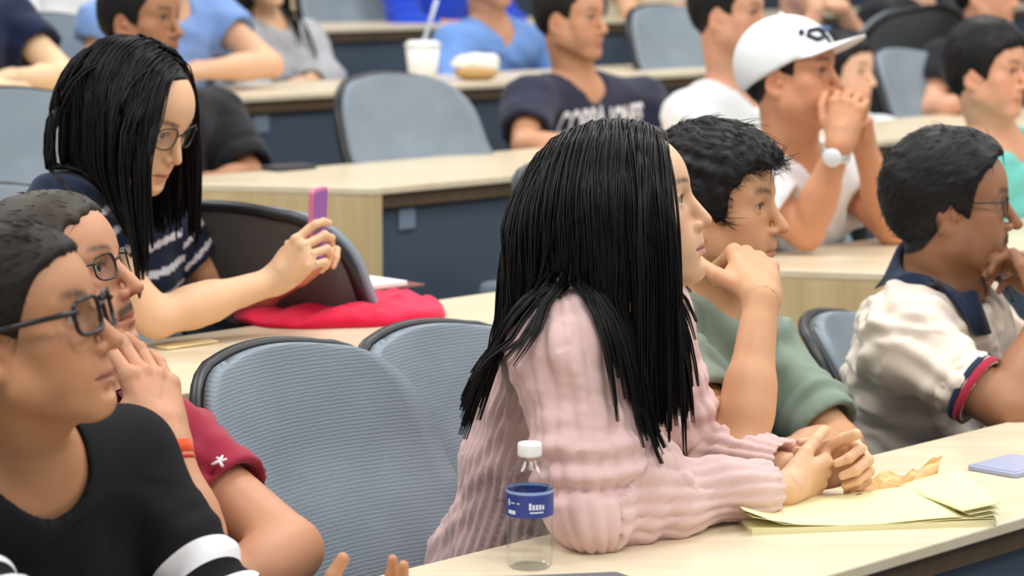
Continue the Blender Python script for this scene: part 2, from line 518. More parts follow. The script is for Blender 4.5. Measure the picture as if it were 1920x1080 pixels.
def hand(F, W, fd, pn, side, curl=(30, 35, 20), thumb=(45, 10, 20), spread=6.0, s=1.0, curls=None, k=0.0035, hs=None):
    """five-fingered hand at wrist W. fd finger direction, pn palm normal, side 'R' or 'L'; angles in degrees"""
    X = nrm(fd); Z = nrm(np.asarray(pn, float) - X * np.dot(pn, X))
    Yt = (-1 if side == 'R' else 1) * np.cross(Z, X)                # towards the thumb
    P = lambda x, y, z=0.0: W + s * (X * x + Yt * y + Z * z)
    kn = [(0.088, 0.027), (0.092, 0.0065), (0.087, -0.0135), (0.078, -0.0315)]
    ln = [(0.043, 0.026, 0.021), (0.047, 0.030, 0.022), (0.043, 0.028, 0.021), (0.034, 0.021, 0.019)]
    rd = [0.0094, 0.0096, 0.0090, 0.0080]
    pts = [W]
    for i in range(4):
        F.cone(P(0.006, kn[i][1] * 0.55), P(kn[i][0] - 0.004, kn[i][1]), 0.0135 * s, 0.0118 * s, 0.014 * s)
    F.ell(P(0.046, -0.002, 0.003), np.array([0.040, 0.030, 0.0135]) * s, np.stack([X, Yt, Z], 1), 0.012 * s)
    F.ell(P(0.034, 0.024, 0.010), np.array([0.030, 0.014, 0.014]) * s, np.stack([nrm(X + 0.5 * Yt), nrm(Yt - 0.5 * X), Z], 1), 0.010 * s)
    F.ell(P(0.036, -0.026, 0.007), np.array([0.032, 0.010, 0.013]) * s, np.stack([X, Yt, Z], 1), 0.010 * s)
    for i in range(4):
        c = curls[i] if curls is not None else curl
        sp = math.radians((1.5 - i) * spread)
        base = nrm(X * math.cos(sp) + Yt * math.sin(sp))
        p = P(*kn[i]); a = 0.0
        r = rd[i] * s
        F.ell(p - Z * 0.003 * s, np.array([0.011, 0.0095, 0.0105]) * s, np.stack([X, Yt, Z], 1), 0.006 * s)
        for jn in range(3):
            a += math.radians(c[jn])
            d = base * math.cos(a) + Z * math.sin(a)
            p2 = p + d * ln[i][jn] * s
            F.cone(p, p2, r, r * (0.92 if jn < 2 else 0.84), k)
            p = p2; r *= 0.93
            pts.append(p)
    out, opp, bend = thumb
    o, q_ = math.radians(out), math.radians(opp)
    p = P(0.020, 0.020, 0.008)
    for jn, (L, r) in enumerate(((0.042, 0.0125), (0.034, 0.0105), (0.026, 0.0098))):
        oo = o - math.radians(bend) * jn
        d = (X * math.cos(oo) + Yt * math.sin(oo)) * math.cos(q_) + Z * math.sin(q_)
        p2 = p + d * L * s
        F.cone(p, p2, r * s, r * 0.93 * s, 0.006 * s if jn == 0 else k)
        p = p2; pts.append(p)
    pts = np.array(pts)
    return pts.min(0) - 0.022 * s, pts.max(0) + 0.022 * s

HAIR_M = {}
def hair_mat(name, c, rough=0.5):
    if name in HAIR_M: return HAIR_M[name]
    t = NT(name)
    nz = t.noise(60.0, 3.0, t.coords())
    c = np.asarray(c)
    t.color(t.mix(nz.outputs[0], c * 0.5, c * 1.15))
    t.set(Roughness=rough)
    t.b.inputs['Specular IOR Level'].default_value = 0.22
    HAIR_M[name] = t.m
    return t.m

def skin_mat(name):
    t = NT(name)
    co = t.coords()
    base = t.node('ShaderNodeVertexColor', layer_name='Col').outputs[0]
    nz = t.noise(55.0, 5.0, co)
    t.color(t.mix(t.math('MULTIPLY', nz.outputs[0], 0.22), base, t.mix(1.0, base, (0.78, 0.62, 0.56), 'MULTIPLY')))
    t.set(Roughness=0.52)
    t.b.inputs['Subsurface Weight'].default_value = 0.12
    t.b.inputs['Subsurface Radius'].default_value = (1.0, 0.35, 0.2)
    t.b.inputs['Subsurface Scale'].default_value = 0.006
    t.b.inputs['Specular IOR Level'].default_value = 0.42
    f = t.noise(1100.0, 2.0, co)
    t.bump(f.outputs[0], 0.12, 0.0006)
    return t.m
SKIN = skin_mat('skin')

def eye_mat():
    t = NT('eye')
    sp = t.node('ShaderNodeSeparateXYZ'); t.link(t.coords('Object'), sp.inputs[0])
    rr = t.math('SQRT', t.math('ADD', t.math('POWER', sp.outputs[0], 2.0), t.math('POWER', sp.outputs[2], 2.0)))
    iris = t.math('LESS_THAN', rr, 0.0068)
    pupil = t.math('LESS_THAN', rr, 0.0026)
    c = t.mix(iris, (0.42, 0.37, 0.34), (0.030, 0.016, 0.010))
    t.color(t.mix(pupil, c, (0.004, 0.004, 0.004)))
    t.set(Roughness=0.28)
    return t.m
EYE_M = eye_mat()

def eyeballs(parent, H, R, s, w, gaze=(0, 0)):
    sph = MB()
    n, m = 16, 10
    P, Fc = [], []
    for i in range(m + 1):
        th = math.pi * i / m
        for j in range(n):
            a = 2 * math.pi * j / n
            P.append((0.0133 * s * math.sin(th) * math.cos(a), 0.0133 * s * math.cos(th), 0.0133 * s * math.sin(th) * math.sin(a)))
    for i in range(m):
        for j in range(n): Fc.append((i * n + j, i * n + (j + 1) % n, (i + 1) * n + (j + 1) % n, (i + 1) * n + j))
    for sx in (-1, 1):
        me = mesh_obj('eye', P, Fc, EYE_M, None, True)
        g = face_axes(0)  # placeholder axes, replaced below
        gy, gp = math.radians(gaze[0]), math.radians(gaze[1])
        f = nrm(R @ V3(math.sin(gy), math.cos(gy) * math.cos(gp), math.sin(gp)))
        x = nrm(np.cross(f, R[:, 2])); z = np.cross(x, f)
        c = H + s * (R @ V3(sx * EYE[0] * w, EYE[1], EYE[2]))
        M = Matrix(((x[0], f[0], z[0], c[0]), (x[1], f[1], z[1], c[1]), (x[2], f[2], z[2], c[2]), (0, 0, 0, 1)))
        me.parent = parent
        me.matrix_parent_inverse = wmat(parent).inverted()
        me.matrix_basis = M

HL_SHORT = (np.array([-0.12, -0.085, -0.050, -0.030, -0.006, 0.012, 0.030, 0.040, 0.060, 0.080, 0.11]),
            np.array([-0.060, -0.062, -0.045, -0.015, 0.022, 0.010, 0.000, 0.042, 0.066, 0.080, 0.092]))
HL_LOW = (np.array([-0.12, -0.085, -0.050, -0.030, -0.006, 0.012, 0.030, 0.040, 0.060, 0.080, 0.11]),
          np.array([-0.085, -0.085, -0.060, -0.030, 0.012, -0.005, -0.016, 0.030, 0.056, 0.068, 0.078]))
HL_BALD = (np.array([-0.12, -0.085, -0.050, -0.030, -0.006, 0.012, 0.026, 0.034, 0.050, 0.070, 0.11]),
           np.array([-0.060, -0.062, -0.045, -0.015, 0.022, 0.005, 0.004, 0.060, 0.095, 0.112, 0.13]))

def hair_cap(parent, H, R, s, w, mat, hl, top=0.020, side=0.008, fine=0.0043, seed=1, tuft=0.003, strands=2200, slen=0.026,
             flow=(0, -1, -0.25), lift=0.10, sw=0.0009, skull=1.0, fwd=0.0, name='hair', groove=0.0, jit=1.0):
    """short hair: a cap grown from the skull with tufts and strands, in head coordinates"""
    F = Field()
    F.ell((0, -0.014, 0.044), ((0.0735 + side) * w, 0.096 + side, 0.077 * skull + top), None, 0.01)
    F.ell((0, -0.045, 0.010), ((0.060 + side) * w, 0.058 + side, 0.062 + side), None, 0.03)
    F.ell((0, 0.032 + fwd, 0.040), ((0.064 + side) * w, 0.056 + side, 0.062 + top), None, 0.03)
    lo, hi = F.bounds()
    g = F.grid(lo, hi, fine)
    ax = [lo[i] + np.arange(g.shape[i]) * fine for i in range(3)]
    rng = np.random.RandomState(seed)
    hz = np.interp(ax[1], hl[0], hl[1])
    d = (hz[None, :, None] - ax[2][None, None, :]) * 0.75
    jt = jit * 0.003 * np.sin(ax[1] * 310 + seed)[None, :, None] + jit * 0.003 * np.sin(ax[0] * 260)[:, None, None]
    g = smax(g, np.broadcast_to(d + jt, g.shape), 0.008)
    V, Q = surface_nets(g.astype(np.float32), lo, fine)
    V = relax(V, Q, 2, 0.5)
    N = vnormals(V, Q)
    fl = nrm(flow)
    s1 = nrm(np.cross(fl, (0.2, 0.1, 1.0)))
    tn = groove * np.sin(V @ s1 * 420 + 2.2 * np.sin(V @ fl * 45 + seed)) + 0.7 * waves(V, seed, 130, 4) + 0.35 * waves(V, seed + 5, 420, 4)
    V = V + N * (tn * tuft * 0.5)[:, None]
    if strands:
        pick = rng.choice(len(V), strands)
        p = V[pick] - N[pick] * 0.002; n0 = N[pick]
        t = fl - n0 * (n0 @ fl)[:, None]; t /= np.linalg.norm(t, axis=1, keepdims=True) + 1e-6
        t = t + rng.normal(size=t.shape) * 0.22
        M = 5
        paths = np.zeros((strands, M, 3)); L = slen * (0.5 + rng.rand(strands))
        cur = p.copy()
        for i in range(M):
            paths[:, i] = cur
            cur = cur + (t * (1 - 0.10 * i) + n0 * (lift - 0.09 * i)) * (L / M)[:, None]
        wd = np.outer(sw * (0.7 + 0.6 * rng.rand(strands)), np.linspace(1.0, 0.25, M))
        sv, sq = strands_mesh(paths, wd)
        Q = np.concatenate([Q, sq + len(V)]); V = np.concatenate([V, sv])
    V = H + s * (V @ R.T)
    return mesh_obj(name, V, Q, mat, parent, True)

def long_hair(parent, H, R, s, w, mat, field, N=1500, length=0.5, part=0.012, seed=1, seg=26, off=0.010, front=0.05, sw=0.0017,
              wave=0.0, back=None, name='hair', guide=None, lens=None, top=0.010, kids=12, spread=0.008, face_clear=None, split=(), keep=None, caph=0.0045):
    """long straight hair: strands leave the parting, follow the skull and hang, kept outside the body field"""
    rng = np.random.RandomState(seed)
    N = max(60, N // kids)
    if field is not None or split:
        f2 = Field(); f2.ops = list(field.ops) if field is not None else []
        f2.ops = [o for o in f2.ops if o[0] == 'u']
        for (a, b, ra, rb) in split: f2.cone(a, b, ra, rb, 0.01)
        if face_clear:
            c, rr = face_clear
            f2.ell(H + s * (R @ V3(*c)), np.array(rr) * s, R, 0.005)
        field = f2
    cov = Field()
    cov.ell((0, -0.014, 0.044), ((0.0735 + off) * w, 0.096 + off, 0.077 + off + top), None, 0.01)
    cov.ell((0, -0.045, 0.010), ((0.060 + off) * w, 0.058 + off, 0.062 + off), None, 0.03)
    cov.ell((0, 0.030, 0.036), ((0.064 + off) * w, 0.052 + off, 0.060 + off), None, 0.03)
    # roots spread over the scalp: azimuth from the parting, two sides
    yy = rng.uniform(-0.10, front, N); sd = rng.choice([-1, 1], N); lat = np.abs(rng.normal(0, 0.030, N)) + 0.002
    lat[: N // 2] = rng.uniform(0.002, 0.014, N // 2)
    p = np.stack([part + sd * lat, yy, np.full(N, 0.22)], 1)
    for _ in range(30):
        dd = cov.eval(p); p[:, 2] -= np.clip(dd, -0.02, 0.02)
    lay = rng.rand(N) * 0.010 - 0.005
    p[:, 2] += lay
    d = np.stack([sd * 1.0, rng.uniform(-0.35, 0.15, N) - 0.6 * np.clip(-yy / 0.1, 0, 1), np.full(N, -0.2)], 1)
    d /= np.linalg.norm(d, axis=1, keepdims=True)
    L = length * (0.88 + 0.16 * rng.rand(N)) if lens is None else lens(rng, p, sd)
    ds = L / (seg - 1)
    Pw = H + s * (p @ R.T); Dw = d @ R.T
    paths = np.zeros((N, seg, 3))
    down = V3(0, 0, -1.0)
    curl = rng.normal(size=(N, 3)) * 0.022
    for i in range(seg):
        paths[:, i] = Pw
        g = 0.30 if i < seg * 0.35 else 0.42
        Dw = Dw * (1 - g) + down * g + curl * (0.5 if i > seg * 0.4 else 0.2)
        if guide is not None: Dw = Dw + guide(Pw, i / (seg - 1.0), sd, rng)
        Dw /= np.linalg.norm(Dw, axis=1, keepdims=True)
        Q = Pw + Dw * ds[:, None]
        for it in range(3):
            ql = (Q - H) @ R / s
            dl = cov.eval(ql) * s - (0.0 + lay) * s
            m = dl < 0
            if m.any():
                gl = cov.grad(ql[m]); Q[m] -= (gl @ R.T) * dl[m][:, None]
            if field is not None:
                df = field.eval(Q) - 0.006 - (lay + 0.005) * 0.9
                m = df < 0
                if m.any(): Q[m] -= field.grad(Q[m]) * df[m][:, None]
        Dw = Q - Pw; Dw /= np.linalg.norm(Dw, axis=1, keepdims=True) + 1e-9
        Pw = Q
    if keep is not None:
        kk = keep(paths); paths = paths[kk]; N = len(paths)
    # locks: every guide carries a bundle of strands that draws together towards the tip
    lin = np.linspace(0, 1, seg)
    T0 = np.gradient(paths, axis=1); T0 /= np.linalg.norm(T0, axis=2, keepdims=True) + 1e-9
    S0 = np.cross(T0, V3(0.21, 0.1, 0.97)); S0 /= np.linalg.norm(S0, axis=2, keepdims=True) + 1e-9
    B0 = np.cross(T0, S0)
    an = rng.rand(N, kids) * 6.283; rd_ = np.sqrt(rng.rand(N, kids)) * spread
    prof = (1.0 - 0.55 * lin ** 1.5) * (0.55 + 0.45 * np.clip(lin / 0.08, 0, 1))
    off1 = (rd_ * np.cos(an))[:, :, None] * prof[None, None]; off2 = (rd_ * np.sin(an) * 0.5)[:, :, None] * prof[None, None]
    off1 = off1 + 0.0016 * np.sin(lin[None, None] * 9 + an[:, :, None] * 3)
    paths = (paths[:, None] + off1[..., None] * S0[:, None] + off2[..., None] * B0[:, None])
    cut = 1 - 0.10 * rng.rand(N, kids)
    paths = paths.reshape(N * kids, seg, 3); N = N * kids
    tp = np.clip((1 - np.linspace(0, 1, seg)) / 0.12, 0.25, 1.0) * np.clip(np.linspace(0, 1, seg) / 0.04 + 0.6, 0, 1)
    wd = np.outer(sw * (0.6 + 0.8 * rng.rand(N)), tp)
    sv, sq = strands_mesh(paths, wd)
    # the cap under the strands, left open over the face
    cov.ell((0, -0.034, -0.055), (0.070 * w, 0.058, 0.075), None, 0.03)
    lo, hi = cov.bounds(); h = caph
    g = cov.grid(lo, hi, h) + 0.005
    ax = [lo[i] + np.arange(g.shape[i]) * h for i in range(3)]
    hz = np.interp(ax[1], [-0.12, -0.05, 0.0, 0.02, 0.035, 0.05, 0.10], [-0.13, -0.13, -0.11, -0.04, 0.055, 0.092, 0.12])
    g = smax(g, np.broadcast_to((hz[None, :, None] - ax[2][None, None, :]) * 0.75, g.shape), 0.008)
    cv, cq = surface_nets(g.astype(np.float32), lo, h)
    cv = H + s * (cv @ R.T)
    return mesh_obj(name, np.concatenate([sv, cv]), np.concatenate([sq, cq + len(sv)]), mat, parent, True)

def frame_from(up, side):
    u = nrm(up); r = nrm(np.asarray(side) - u * np.dot(side, u)); f = np.cross(u, r)
    return np.stack([r, f, u], 1)        # right, forward, up

def person(label, head, yaw, up=0.0, roll=0.0, hs=1.0, sex='m', face=None, skin=(0.5, 0.3, 0.2), lip=None, brow=(0.01, 0.008, 0.007), beard=0.0,
           moustache=0.0, browth=1.0, neck=None, sh=None, pelvis=None, arms=None, top=None, bulk=1.0, fineh=0.0032, res=0.0092, gaze=(0, 0),
           hairline=None, scalp=None, legs=None, trousers=None, group=None, seat_dir=None, floor=0.0, neck_r=None, name='person'):
    """builds body (one skin), eyes, top, trousers. Points are world positions. Returns a record for hair and accessories"""
    fem = sex == 'f'
    H = np.asarray(head, float); R = face_axes(yaw, up, roll); s = hs
    fp = dict(FACE); fp.update(face or {})
    w = fp['width']
    skin = np.asarray(skin, float)
    lum = float(skin @ V3(0.3, 0.59, 0.11)); skin = lerp(skin, V3(lum, lum, lum), 0.04) * 1.08 * V3(1.0, 0.985, 0.91)
    lip = skin * V3(0.85, 0.52, 0.50) if lip is None else np.asarray(lip)
    B = Field()
    add_head(B, H, R, s, fp)
    nb = np.asarray(neck, float)
    nr = neck_r or ((0.047 if fem else 0.056) * s)
    nt = H + s * (R @ V3(0, -0.022, -0.050))
    B.cone(nt, nb, nr * 0.97, nr * 1.10, 0.02)
    B.cone(H + s * (R @ V3(0, 0.045, -0.085)), lerp(nt, nb, 0.75) + nrm(R[:, 1]) * 0.012, 0.018 * s, nr * 0.7, 0.025)
    SR, SL = np.asarray(sh['R'], float), np.asarray(sh['L'], float)
    pv = np.asarray(pelvis, float)
    T = frame_from(nb - pv, SR - SL)
    Lsp = np.linalg.norm(nb - pv)
    Wd = np.linalg.norm(SR - SL) / 2
    C = lambda t, f=0.0, x=0.0: lerp(pv, nb, t) + T[:, 1] * f + T[:, 0] * x
    def torso(F, g, k=0.05):
        F.ell(C(0.70, 0.0), np.array([Wd * 0.86 * bulk + g, 0.095 * bulk + g, Lsp * 0.34 + g]), T, k)
        F.ell(C(0.38, 0.0), np.array([Wd * 0.80 * bulk + g, 0.095 * bulk + g, Lsp * 0.36 + g]), T, k)
        F.ell(C(0.04, -0.01), np.array([Wd * 0.88 * bulk + g, 0.115 * bulk + g, 0.14 + g]), T, k)
        if fem:
            for sx in (-1, 1): F.ell(C(0.62, 0.085, sx * 0.07), np.array([0.062, 0.055, 0.065]) + g, T, 0.04)
        for S in (SR, SL):
            F.cone(C(0.985, -0.012), lerp(S, C(0.9), 0.10), 0.042 + g, 0.050 * bulk + g, 0.04)
            F.cone(lerp(C(0.80), S, 0.3), S, 0.07 + g, 0.052 * bulk + g, 0.04)
    torso(B, 0.0)
    boxes = []
    hsz = 0.92 if fem else 1.0
    for sd in ('R', 'L'):
        a = (arms or {}).get(sd)
        if a is None: continue
        S = SR if sd == 'R' else SL
        E, Wr = np.asarray(a['e'], float), np.asarray(a['w'], float)
        m = bulk * (0.88 if fem else 1.0) * a.get('thick', 1.0)
        B.cone(S, E, 0.048 * m, 0.039 * m, 0.02)
        B.cone(E, lerp(E, Wr, 0.45), 0.038 * m, 0.0385 * m, 0.012)
        B.cone(lerp(E, Wr, 0.30), Wr, 0.0395 * m, 0.0262 * m, 0.02)
        hd = a.get('hand')
        if hd:
            hd = dict(hd); hd.setdefault('s', hsz * s * 0.98)
            fd, pn = hd.pop('fd'), hd.pop('pn')
            B.cone(Wr, Wr + nrm(fd) * 0.03 * hd['s'], 0.0262 * m, 0.024 * hd['s'], 0.015)
            boxes.append(hand(B, Wr + nrm(fd) * 0.004, fd, pn, sd, **hd))
    # meshes: fine round head and hands, coarser elsewhere, all of the one field
    hb = (H + s * (R @ V3(0, 0.01, 0.01)) - 0.152 * s, H + s * (R @ V3(0, 0.01, 0.01)) + 0.152 * s)
    parts = []
    fine = [hb] + boxes
    V, Q = B.mesh(res)
    cen = V[Q].mean(1)
    inside = np.zeros(len(Q), bool)
    for lo, hi in fine: inside |= np.all((cen > lo + res * 1.2) & (cen < hi - res * 1.2), axis=1)
    parts.append(drop_faces(V, Q, ~inside))
    done = []
    for lo, hi in fine:
        V, Q = B.mesh(fineh, lo, hi)
        if len(Q) == 0: continue
        cen = V[Q].mean(1); m = np.zeros(len(Q), bool)
        for l2, h2 in done: m |= np.all((cen > l2 + fineh) & (cen < h2 - fineh), axis=1)
        if (~m).sum(): parts.append(drop_faces(V, Q, ~m))
        done.append((lo, hi))
    # where fine and coarse pieces meet, put their vertices exactly on the common surface
    for pi in range(len(parts)):
        V, Q = parts[pi]
        m = np.zeros(len(V), bool); bw = res * 3
        for lo, hi in fine:
            m |= np.all((V > lo - bw) & (V < hi + bw), axis=1) & ~np.all((V > lo + bw) & (V < hi - bw), axis=1)
        if m.any():
            Nv = vnormals(V, Q)
            for _ in range(2):
                d = B.eval(V[m]); V[m] -= Nv[m] * np.clip(d, -0.004, 0.004)[:, None]
        parts[pi] = (V, Q)
    n = 0; VV, QQ = [], []
    for V, Q in parts:
        VV.append(V); QQ.append(Q + n); n += len(V)
    V = np.concatenate(VV); Q = np.concatenate(QQ)
    col = face_colour(V, H, R, s, w, skin, lip, np.asarray(brow), beard, scalp, hairline, browth, 1.0, moustache)
    base = V3(pv[0], pv[1], floor)
    root = empty(name, base, label, 'person', group)
    mesh_obj('body', V, Q, SKIN, root, True, {'Col': col})
    eyeballs(root, H, R, s, w, gaze)
    rec = dict(root=root, H=H, R=R, s=s, w=w, T=T, C=C, nb=nb, nt=nt, nr=nr, SR=SR, SL=SL, pv=pv, arms=arms, Wd=Wd, body=B, Lsp=Lsp, torso=torso, fem=fem, bulk=bulk, skull=fp['skull'])
    if top: rec['top'] = make_top(rec, **top)
    if trousers is not None: make_legs(rec, trousers, seat_dir, floor)
    return rec

def make_top(r, mat, loose=0.010, sleeve=0.55, sleeve_r=None, res=0.005, neck='round', neck_drop=0.0, folds=0.005, fold_f=55.0, seed=3, rib=0.0,
             ribw=0.018, hem=-0.02, colour=None, name='shirt', cuff=None, belly=0.0, neck_w=0.012, fold_dir=None, drape=0.0):
    """shirt or sweater grown round the torso and arms, open at neck and sleeves"""
    F = Field()
    r['torso'](F, loose, 0.05)
    C, T = r['C'], r['T']
    if belly: F.ell(C(0.30, 0.05), np.array([r['Wd'] * 0.8, 0.10 + belly, r['Lsp'] * 0.33]), T, 0.06)
    fem = r['fem']
    ax = []
    for sd in ('R', 'L'):
        a = (r['arms'] or {}).get(sd)
        if a is None: continue
        S = r['SR'] if sd == 'R' else r['SL']
        E, W = np.asarray(a['e'], float), np.asarray(a['w'], float)
        m = r['bulk'] * (0.88 if fem else 1.0) * a.get('thick', 1.0)
        sl = a.get('sleeve', sleeve)
        g = loose if sleeve_r is None else sleeve_r
        rs, re_, rw = 0.050 * m + g, 0.040 * m + g * 1.15, 0.028 * m + g * 0.8
        if sl < 1.0:
            end = lerp(S, E, sl)
            F.cone(S, end, rs + 0.004, lerp(rs, re_, sl) + 0.007, 0.03, capb=True)
            F.cone(end - nrm(E - S) * 0.035, end + nrm(E - S) * 0.02, 0.046 * m, lerp(rs, re_, sl) + 0.0005, 0.003, 's')
        else:
            t = min(sl - 1.0, 1.0)
            F.cone(S, E, rs, re_, 0.03)
            end = lerp(E, W, t)
            if drape and sd == 'R':
                F.cone(lerp(S, E, 0.45), lerp(E, W, 0.42), re_ * 0.95, re_ * 0.85, 0.05)
                F.cone(lerp(S, E, 0.75), lerp(E, W, 0.20), re_ + drape * 0.3, re_, 0.04)
            F.cone(E, end, re_, lerp(re_, rw, t), 0.02, capb=True)
            F.cone(end - nrm(W - E) * 0.02, end + nrm(W - E) * 0.02, lerp(re_, rw, t) - 0.010, lerp(re_, rw, t) - 0.0025, 0.002, 's')
        ax.append((sd, S, E, W, sl, end))
    # neck opening
    nb, nt, nr = r['nb'], r['nt'], r['nr']
    u = nrm(nt - nb)
    fwd = T[:, 1]
    if neck == 'v':
        F.cone(nb + u * 0.10 + fwd * 0.02, nb - u * 0.010 + fwd * 0.010, nr * 1.15 + neck_w, nr * 1.08 + neck_w * 0.5, 0.006, 's')
        F.cone(nb + u * 0.03 + fwd * 0.10, nb - T[:, 2] * (0.08 + neck_drop) + fwd * 0.13, nr * 0.95, 0.004, 0.006, 's')
    else:
        F.cone(nb + u * 0.12 + fwd * (0.02 + neck_drop * 0.5), nb + u * 0.004 + fwd * (0.012 + neck_drop * 0.4) - T[:, 2] * neck_drop, nr * 1.25 + neck_w, nr * 1.05 + neck_w, 0.006, 's')
    F.plane(C(hem), -T[:, 2], 0.005)
    V, Q = F.mesh(res)
    V = relax(V, Q, 1, 0.4)
    N = vnormals(V, Q)
    # coordinates for folds, ribs and colours
    best = np.full(len(V), 1e9); u_ax = np.zeros(len(V)); isarm = np.zeros(len(V)); ang = np.zeros(len(V)); rad = np.zeros(len(V))
    for (sd, S, E, W, sl, end) in ax:
        for (a, b, off, seglen) in ((S, E, 0.0, 1.0), (E, W, 1.0, 1.0)):
            if off == 1.0 and sl <= 1.0: continue
            ba = b - a; L2 = ba @ ba
            t = np.clip(((V - a) @ ba) / L2, 0 if off == 1.0 else 0.12, 1)
            pr = a + t[:, None] * ba
            d = np.linalg.norm(V - pr, axis=1)
            m = (d < best) & (d < 0.105 * r['bulk'])
            inward = ((V - r['C'](0.6)) @ T[:, 0]) * (1 if sd == 'R' else -1) < r['Wd'] * 0.62
            m &= ~(inward & (off == 0.0) & (t < 0.5))
            e1 = nrm(np.cross(ba, V3(0.2, 0.3, 0.9))); e2 = np.cross(nrm(ba), e1)
            ang[m] = np.arctan2((V - pr)[m] @ e2, (V - pr)[m] @ e1)
            best[m] = d[m]; u_ax[m] = off + t[m]; isarm[m] = 1 if sd == 'R' else 2
    up_c = (V - r['pv']) @ T[:, 2] / r['Lsp']
    side_c = (V - r['pv']) @ T[:, 0]
    if folds:
        dz = V3(0.3, 0.2, 1.0) if fold_dir is None else np.asarray(fold_dir)
        disp = folds * (0.7 * waves(V, seed, fold_f, 5, dz) + 0.5 * waves(V, seed + 9, fold_f * 2.1, 5, dz) * (waves(V, seed + 4, 18, 3) > 0))
        fr = np.where(isarm > 0, np.sin(u_ax * 34 + 1.6 * np.sin(ang * 1.0 + seed) + 0.9 * waves(V, seed + 2, 30, 3)), 0)
        disp += folds * 0.75 * fr * np.exp(-((u_ax - 0.92) / 0.40) ** 2) * (isarm > 0)
        for (sd, S, E, W, sl, end) in ax:
            if sl < 1.0:
                hm = np.clip(np.abs((V - end) @ nrm(E - S)) / 0.05, 0, 1)
                disp = np.where(isarm == (1 if sd == 'R' else 2), disp * hm, disp)
        V = V + N * disp[:, None]
    if rib:
        # raised knit ribs running along the sleeve and down the body
        rr = np.where(isarm > 0, 0.060, 0.0)
        phi = np.arctan2((V - C(0.4)) @ T[:, 1] / 0.6, side_c)
        rc = np.where(isarm > 0, ang * 0.068 / ribw * 6.283, phi * 0.165 / ribw * 6.283)
        rc = rc + 0.55 * waves(V, seed + 21, 26, 3)
        prof = np.abs(np.sin(rc * 0.5)) ** 0.8
        cable = 0.35 * np.sin(np.where(isarm > 0, u_ax * 0.27, up_c * r['Lsp']) * 6.283 / 0.022 + rc * 0.5)
        V = V + N * (rib * (prof - 0.6) + rib * 0.30 * cable * prof)[:, None]
    col = None
    if colour is not None:
        col = colour(dict(V=V, u=u_ax, arm=isarm, up=up_c, side=side_c, ang=ang, N=N, T=T, C=C))
    o = mesh_obj(name, V, Q, mat, r['root'], True, {'Col': col} if col is not None else None)
    r['top_field'] = F; r['sleeves'] = ax
    return o

def make_legs(r, mat, seat_dir, floor):
    T, pv, Wd = r['T'], r['pv'], r['Wd']
    f = nrm(V3(*seat_dir[:2], 0)); side = nrm(V3(*(r['SR'] - r['SL'])[:2], 0)); side = nrm(side - f * np.dot(side, f))
    F = Field()
    F.ell(pv + V3(0, 0, -0.01), np.array([Wd * 0.92, 0.14, 0.12]), np.stack([side, f, V3(0, 0, 1)], 1), 0.03)
    for sx in (-1, 1):
        h = pv + side * sx * 0.085 - V3(0, 0, 0.02); kn = h + f * 0.40 + side * sx * 0.03 + V3(0, 0, 0.0)
        an = V3(kn[0], kn[1], floor + 0.09) + f * 0.02
        F.cone(h, kn, 0.085, 0.062, 0.04); F.cone(kn, an, 0.062, 0.045, 0.02)
    V, Q = F.mesh(0.026)
    tr = mesh_obj('trousers', V, Q, mat, r['root'], True)
    for sx in (-1, 1):
        S = Field()
        h = pv + side * sx * 0.085; kn = h + f * 0.42 + side * sx * 0.03
        an = V3(kn[0], kn[1], floor + 0.045)
        S.cone(an - f * 0.05, an + f * 0.13 - V3(0, 0, 0.008), 0.042, 0.034, 0.02); S.plane(V3(0, 0, floor + 0.002), V3(0, 0, -1))
        V, Q = S.mesh(0.017)
        mesh_obj('shoe', V, Q, SHOE_M, r['root'], True)

# ------------------------------------------------------------------ the tiered lecture room
# rows run along s (45 degrees to the view), the audience faces +t
Q2 = math.sqrt(0.5)
def ST(s, t, z=0.0): return V3((s + t) * Q2, (s - t) * Q2, z)
STEP = 0.13

def wood_mat(name, c1, c2, rough=0.42, scale=1.0):
    t = NT(name)
    co = t.coords()
    m = t.mapping(co, (3.0 * scale, 42.0 * scale, 42.0 * scale), (0, 0, math.radians(-45)))
    n1 = t.noise(1.0, 6.0, m, 0.6)
    m2 = t.mapping(co, (1.0 * scale, 7.0 * scale, 7.0 * scale), (0, 0, math.radians(-45)))
    n2 = t.noise(1.3, 3.0, m2)
    f = t.math('ADD', t.math('MULTIPLY', n1.outputs[0], 0.6), t.math('MULTIPLY', n2.outputs[0], 0.4))
    mr = t.node('ShaderNodeMapRange', n_1=0.36, n_2=0.64); t.link(f, mr.inputs[0])
    t.color(t.mix(mr.outputs[0], c1, c2))
    t.set(Roughness=rough)
    t.bump(n1.outputs[0], 0.05, 0.001)
    return t.m
def wood_panel_mat(name, c1, c2):
    t = NT(name)
    co = t.coords()
    m = t.mapping(co, (30.0, 30.0, 1.6))
    n1 = t.noise(1.0, 5.0, m, 0.6)
    mr = t.node('ShaderNodeMapRange', n_1=0.32, n_2=0.68); t.link(n1.outputs[0], mr.inputs[0])
    t.color(t.mix(mr.outputs[0], c1, c2))
    t.set(Roughness=0.5)
    return t.m
WOOD = wood_mat('maple_top', srgb(216, 199, 168), srgb(230, 216, 188), 0.30)
PANEL_W = wood_panel_mat('maple_panel', srgb(196, 170, 124), srgb(214, 190, 146))
EDGE = wood_panel_mat('shaded_apron_brown', srgb(84, 66, 46), srgb(98, 78, 54))  # dark brown has the shade under the desktop edge painted in
SLATE = plain('slate_laminate', srgb(70, 83, 98), 0.55, 0.05, 6.0)
CARPET = plain('carpet', srgb(60, 64, 72), 0.95, 0.25, 220.0, 0.4)
PLATE = plain('grey_plastic', srgb(122, 136, 154), 0.4, 0.03, 20.0)
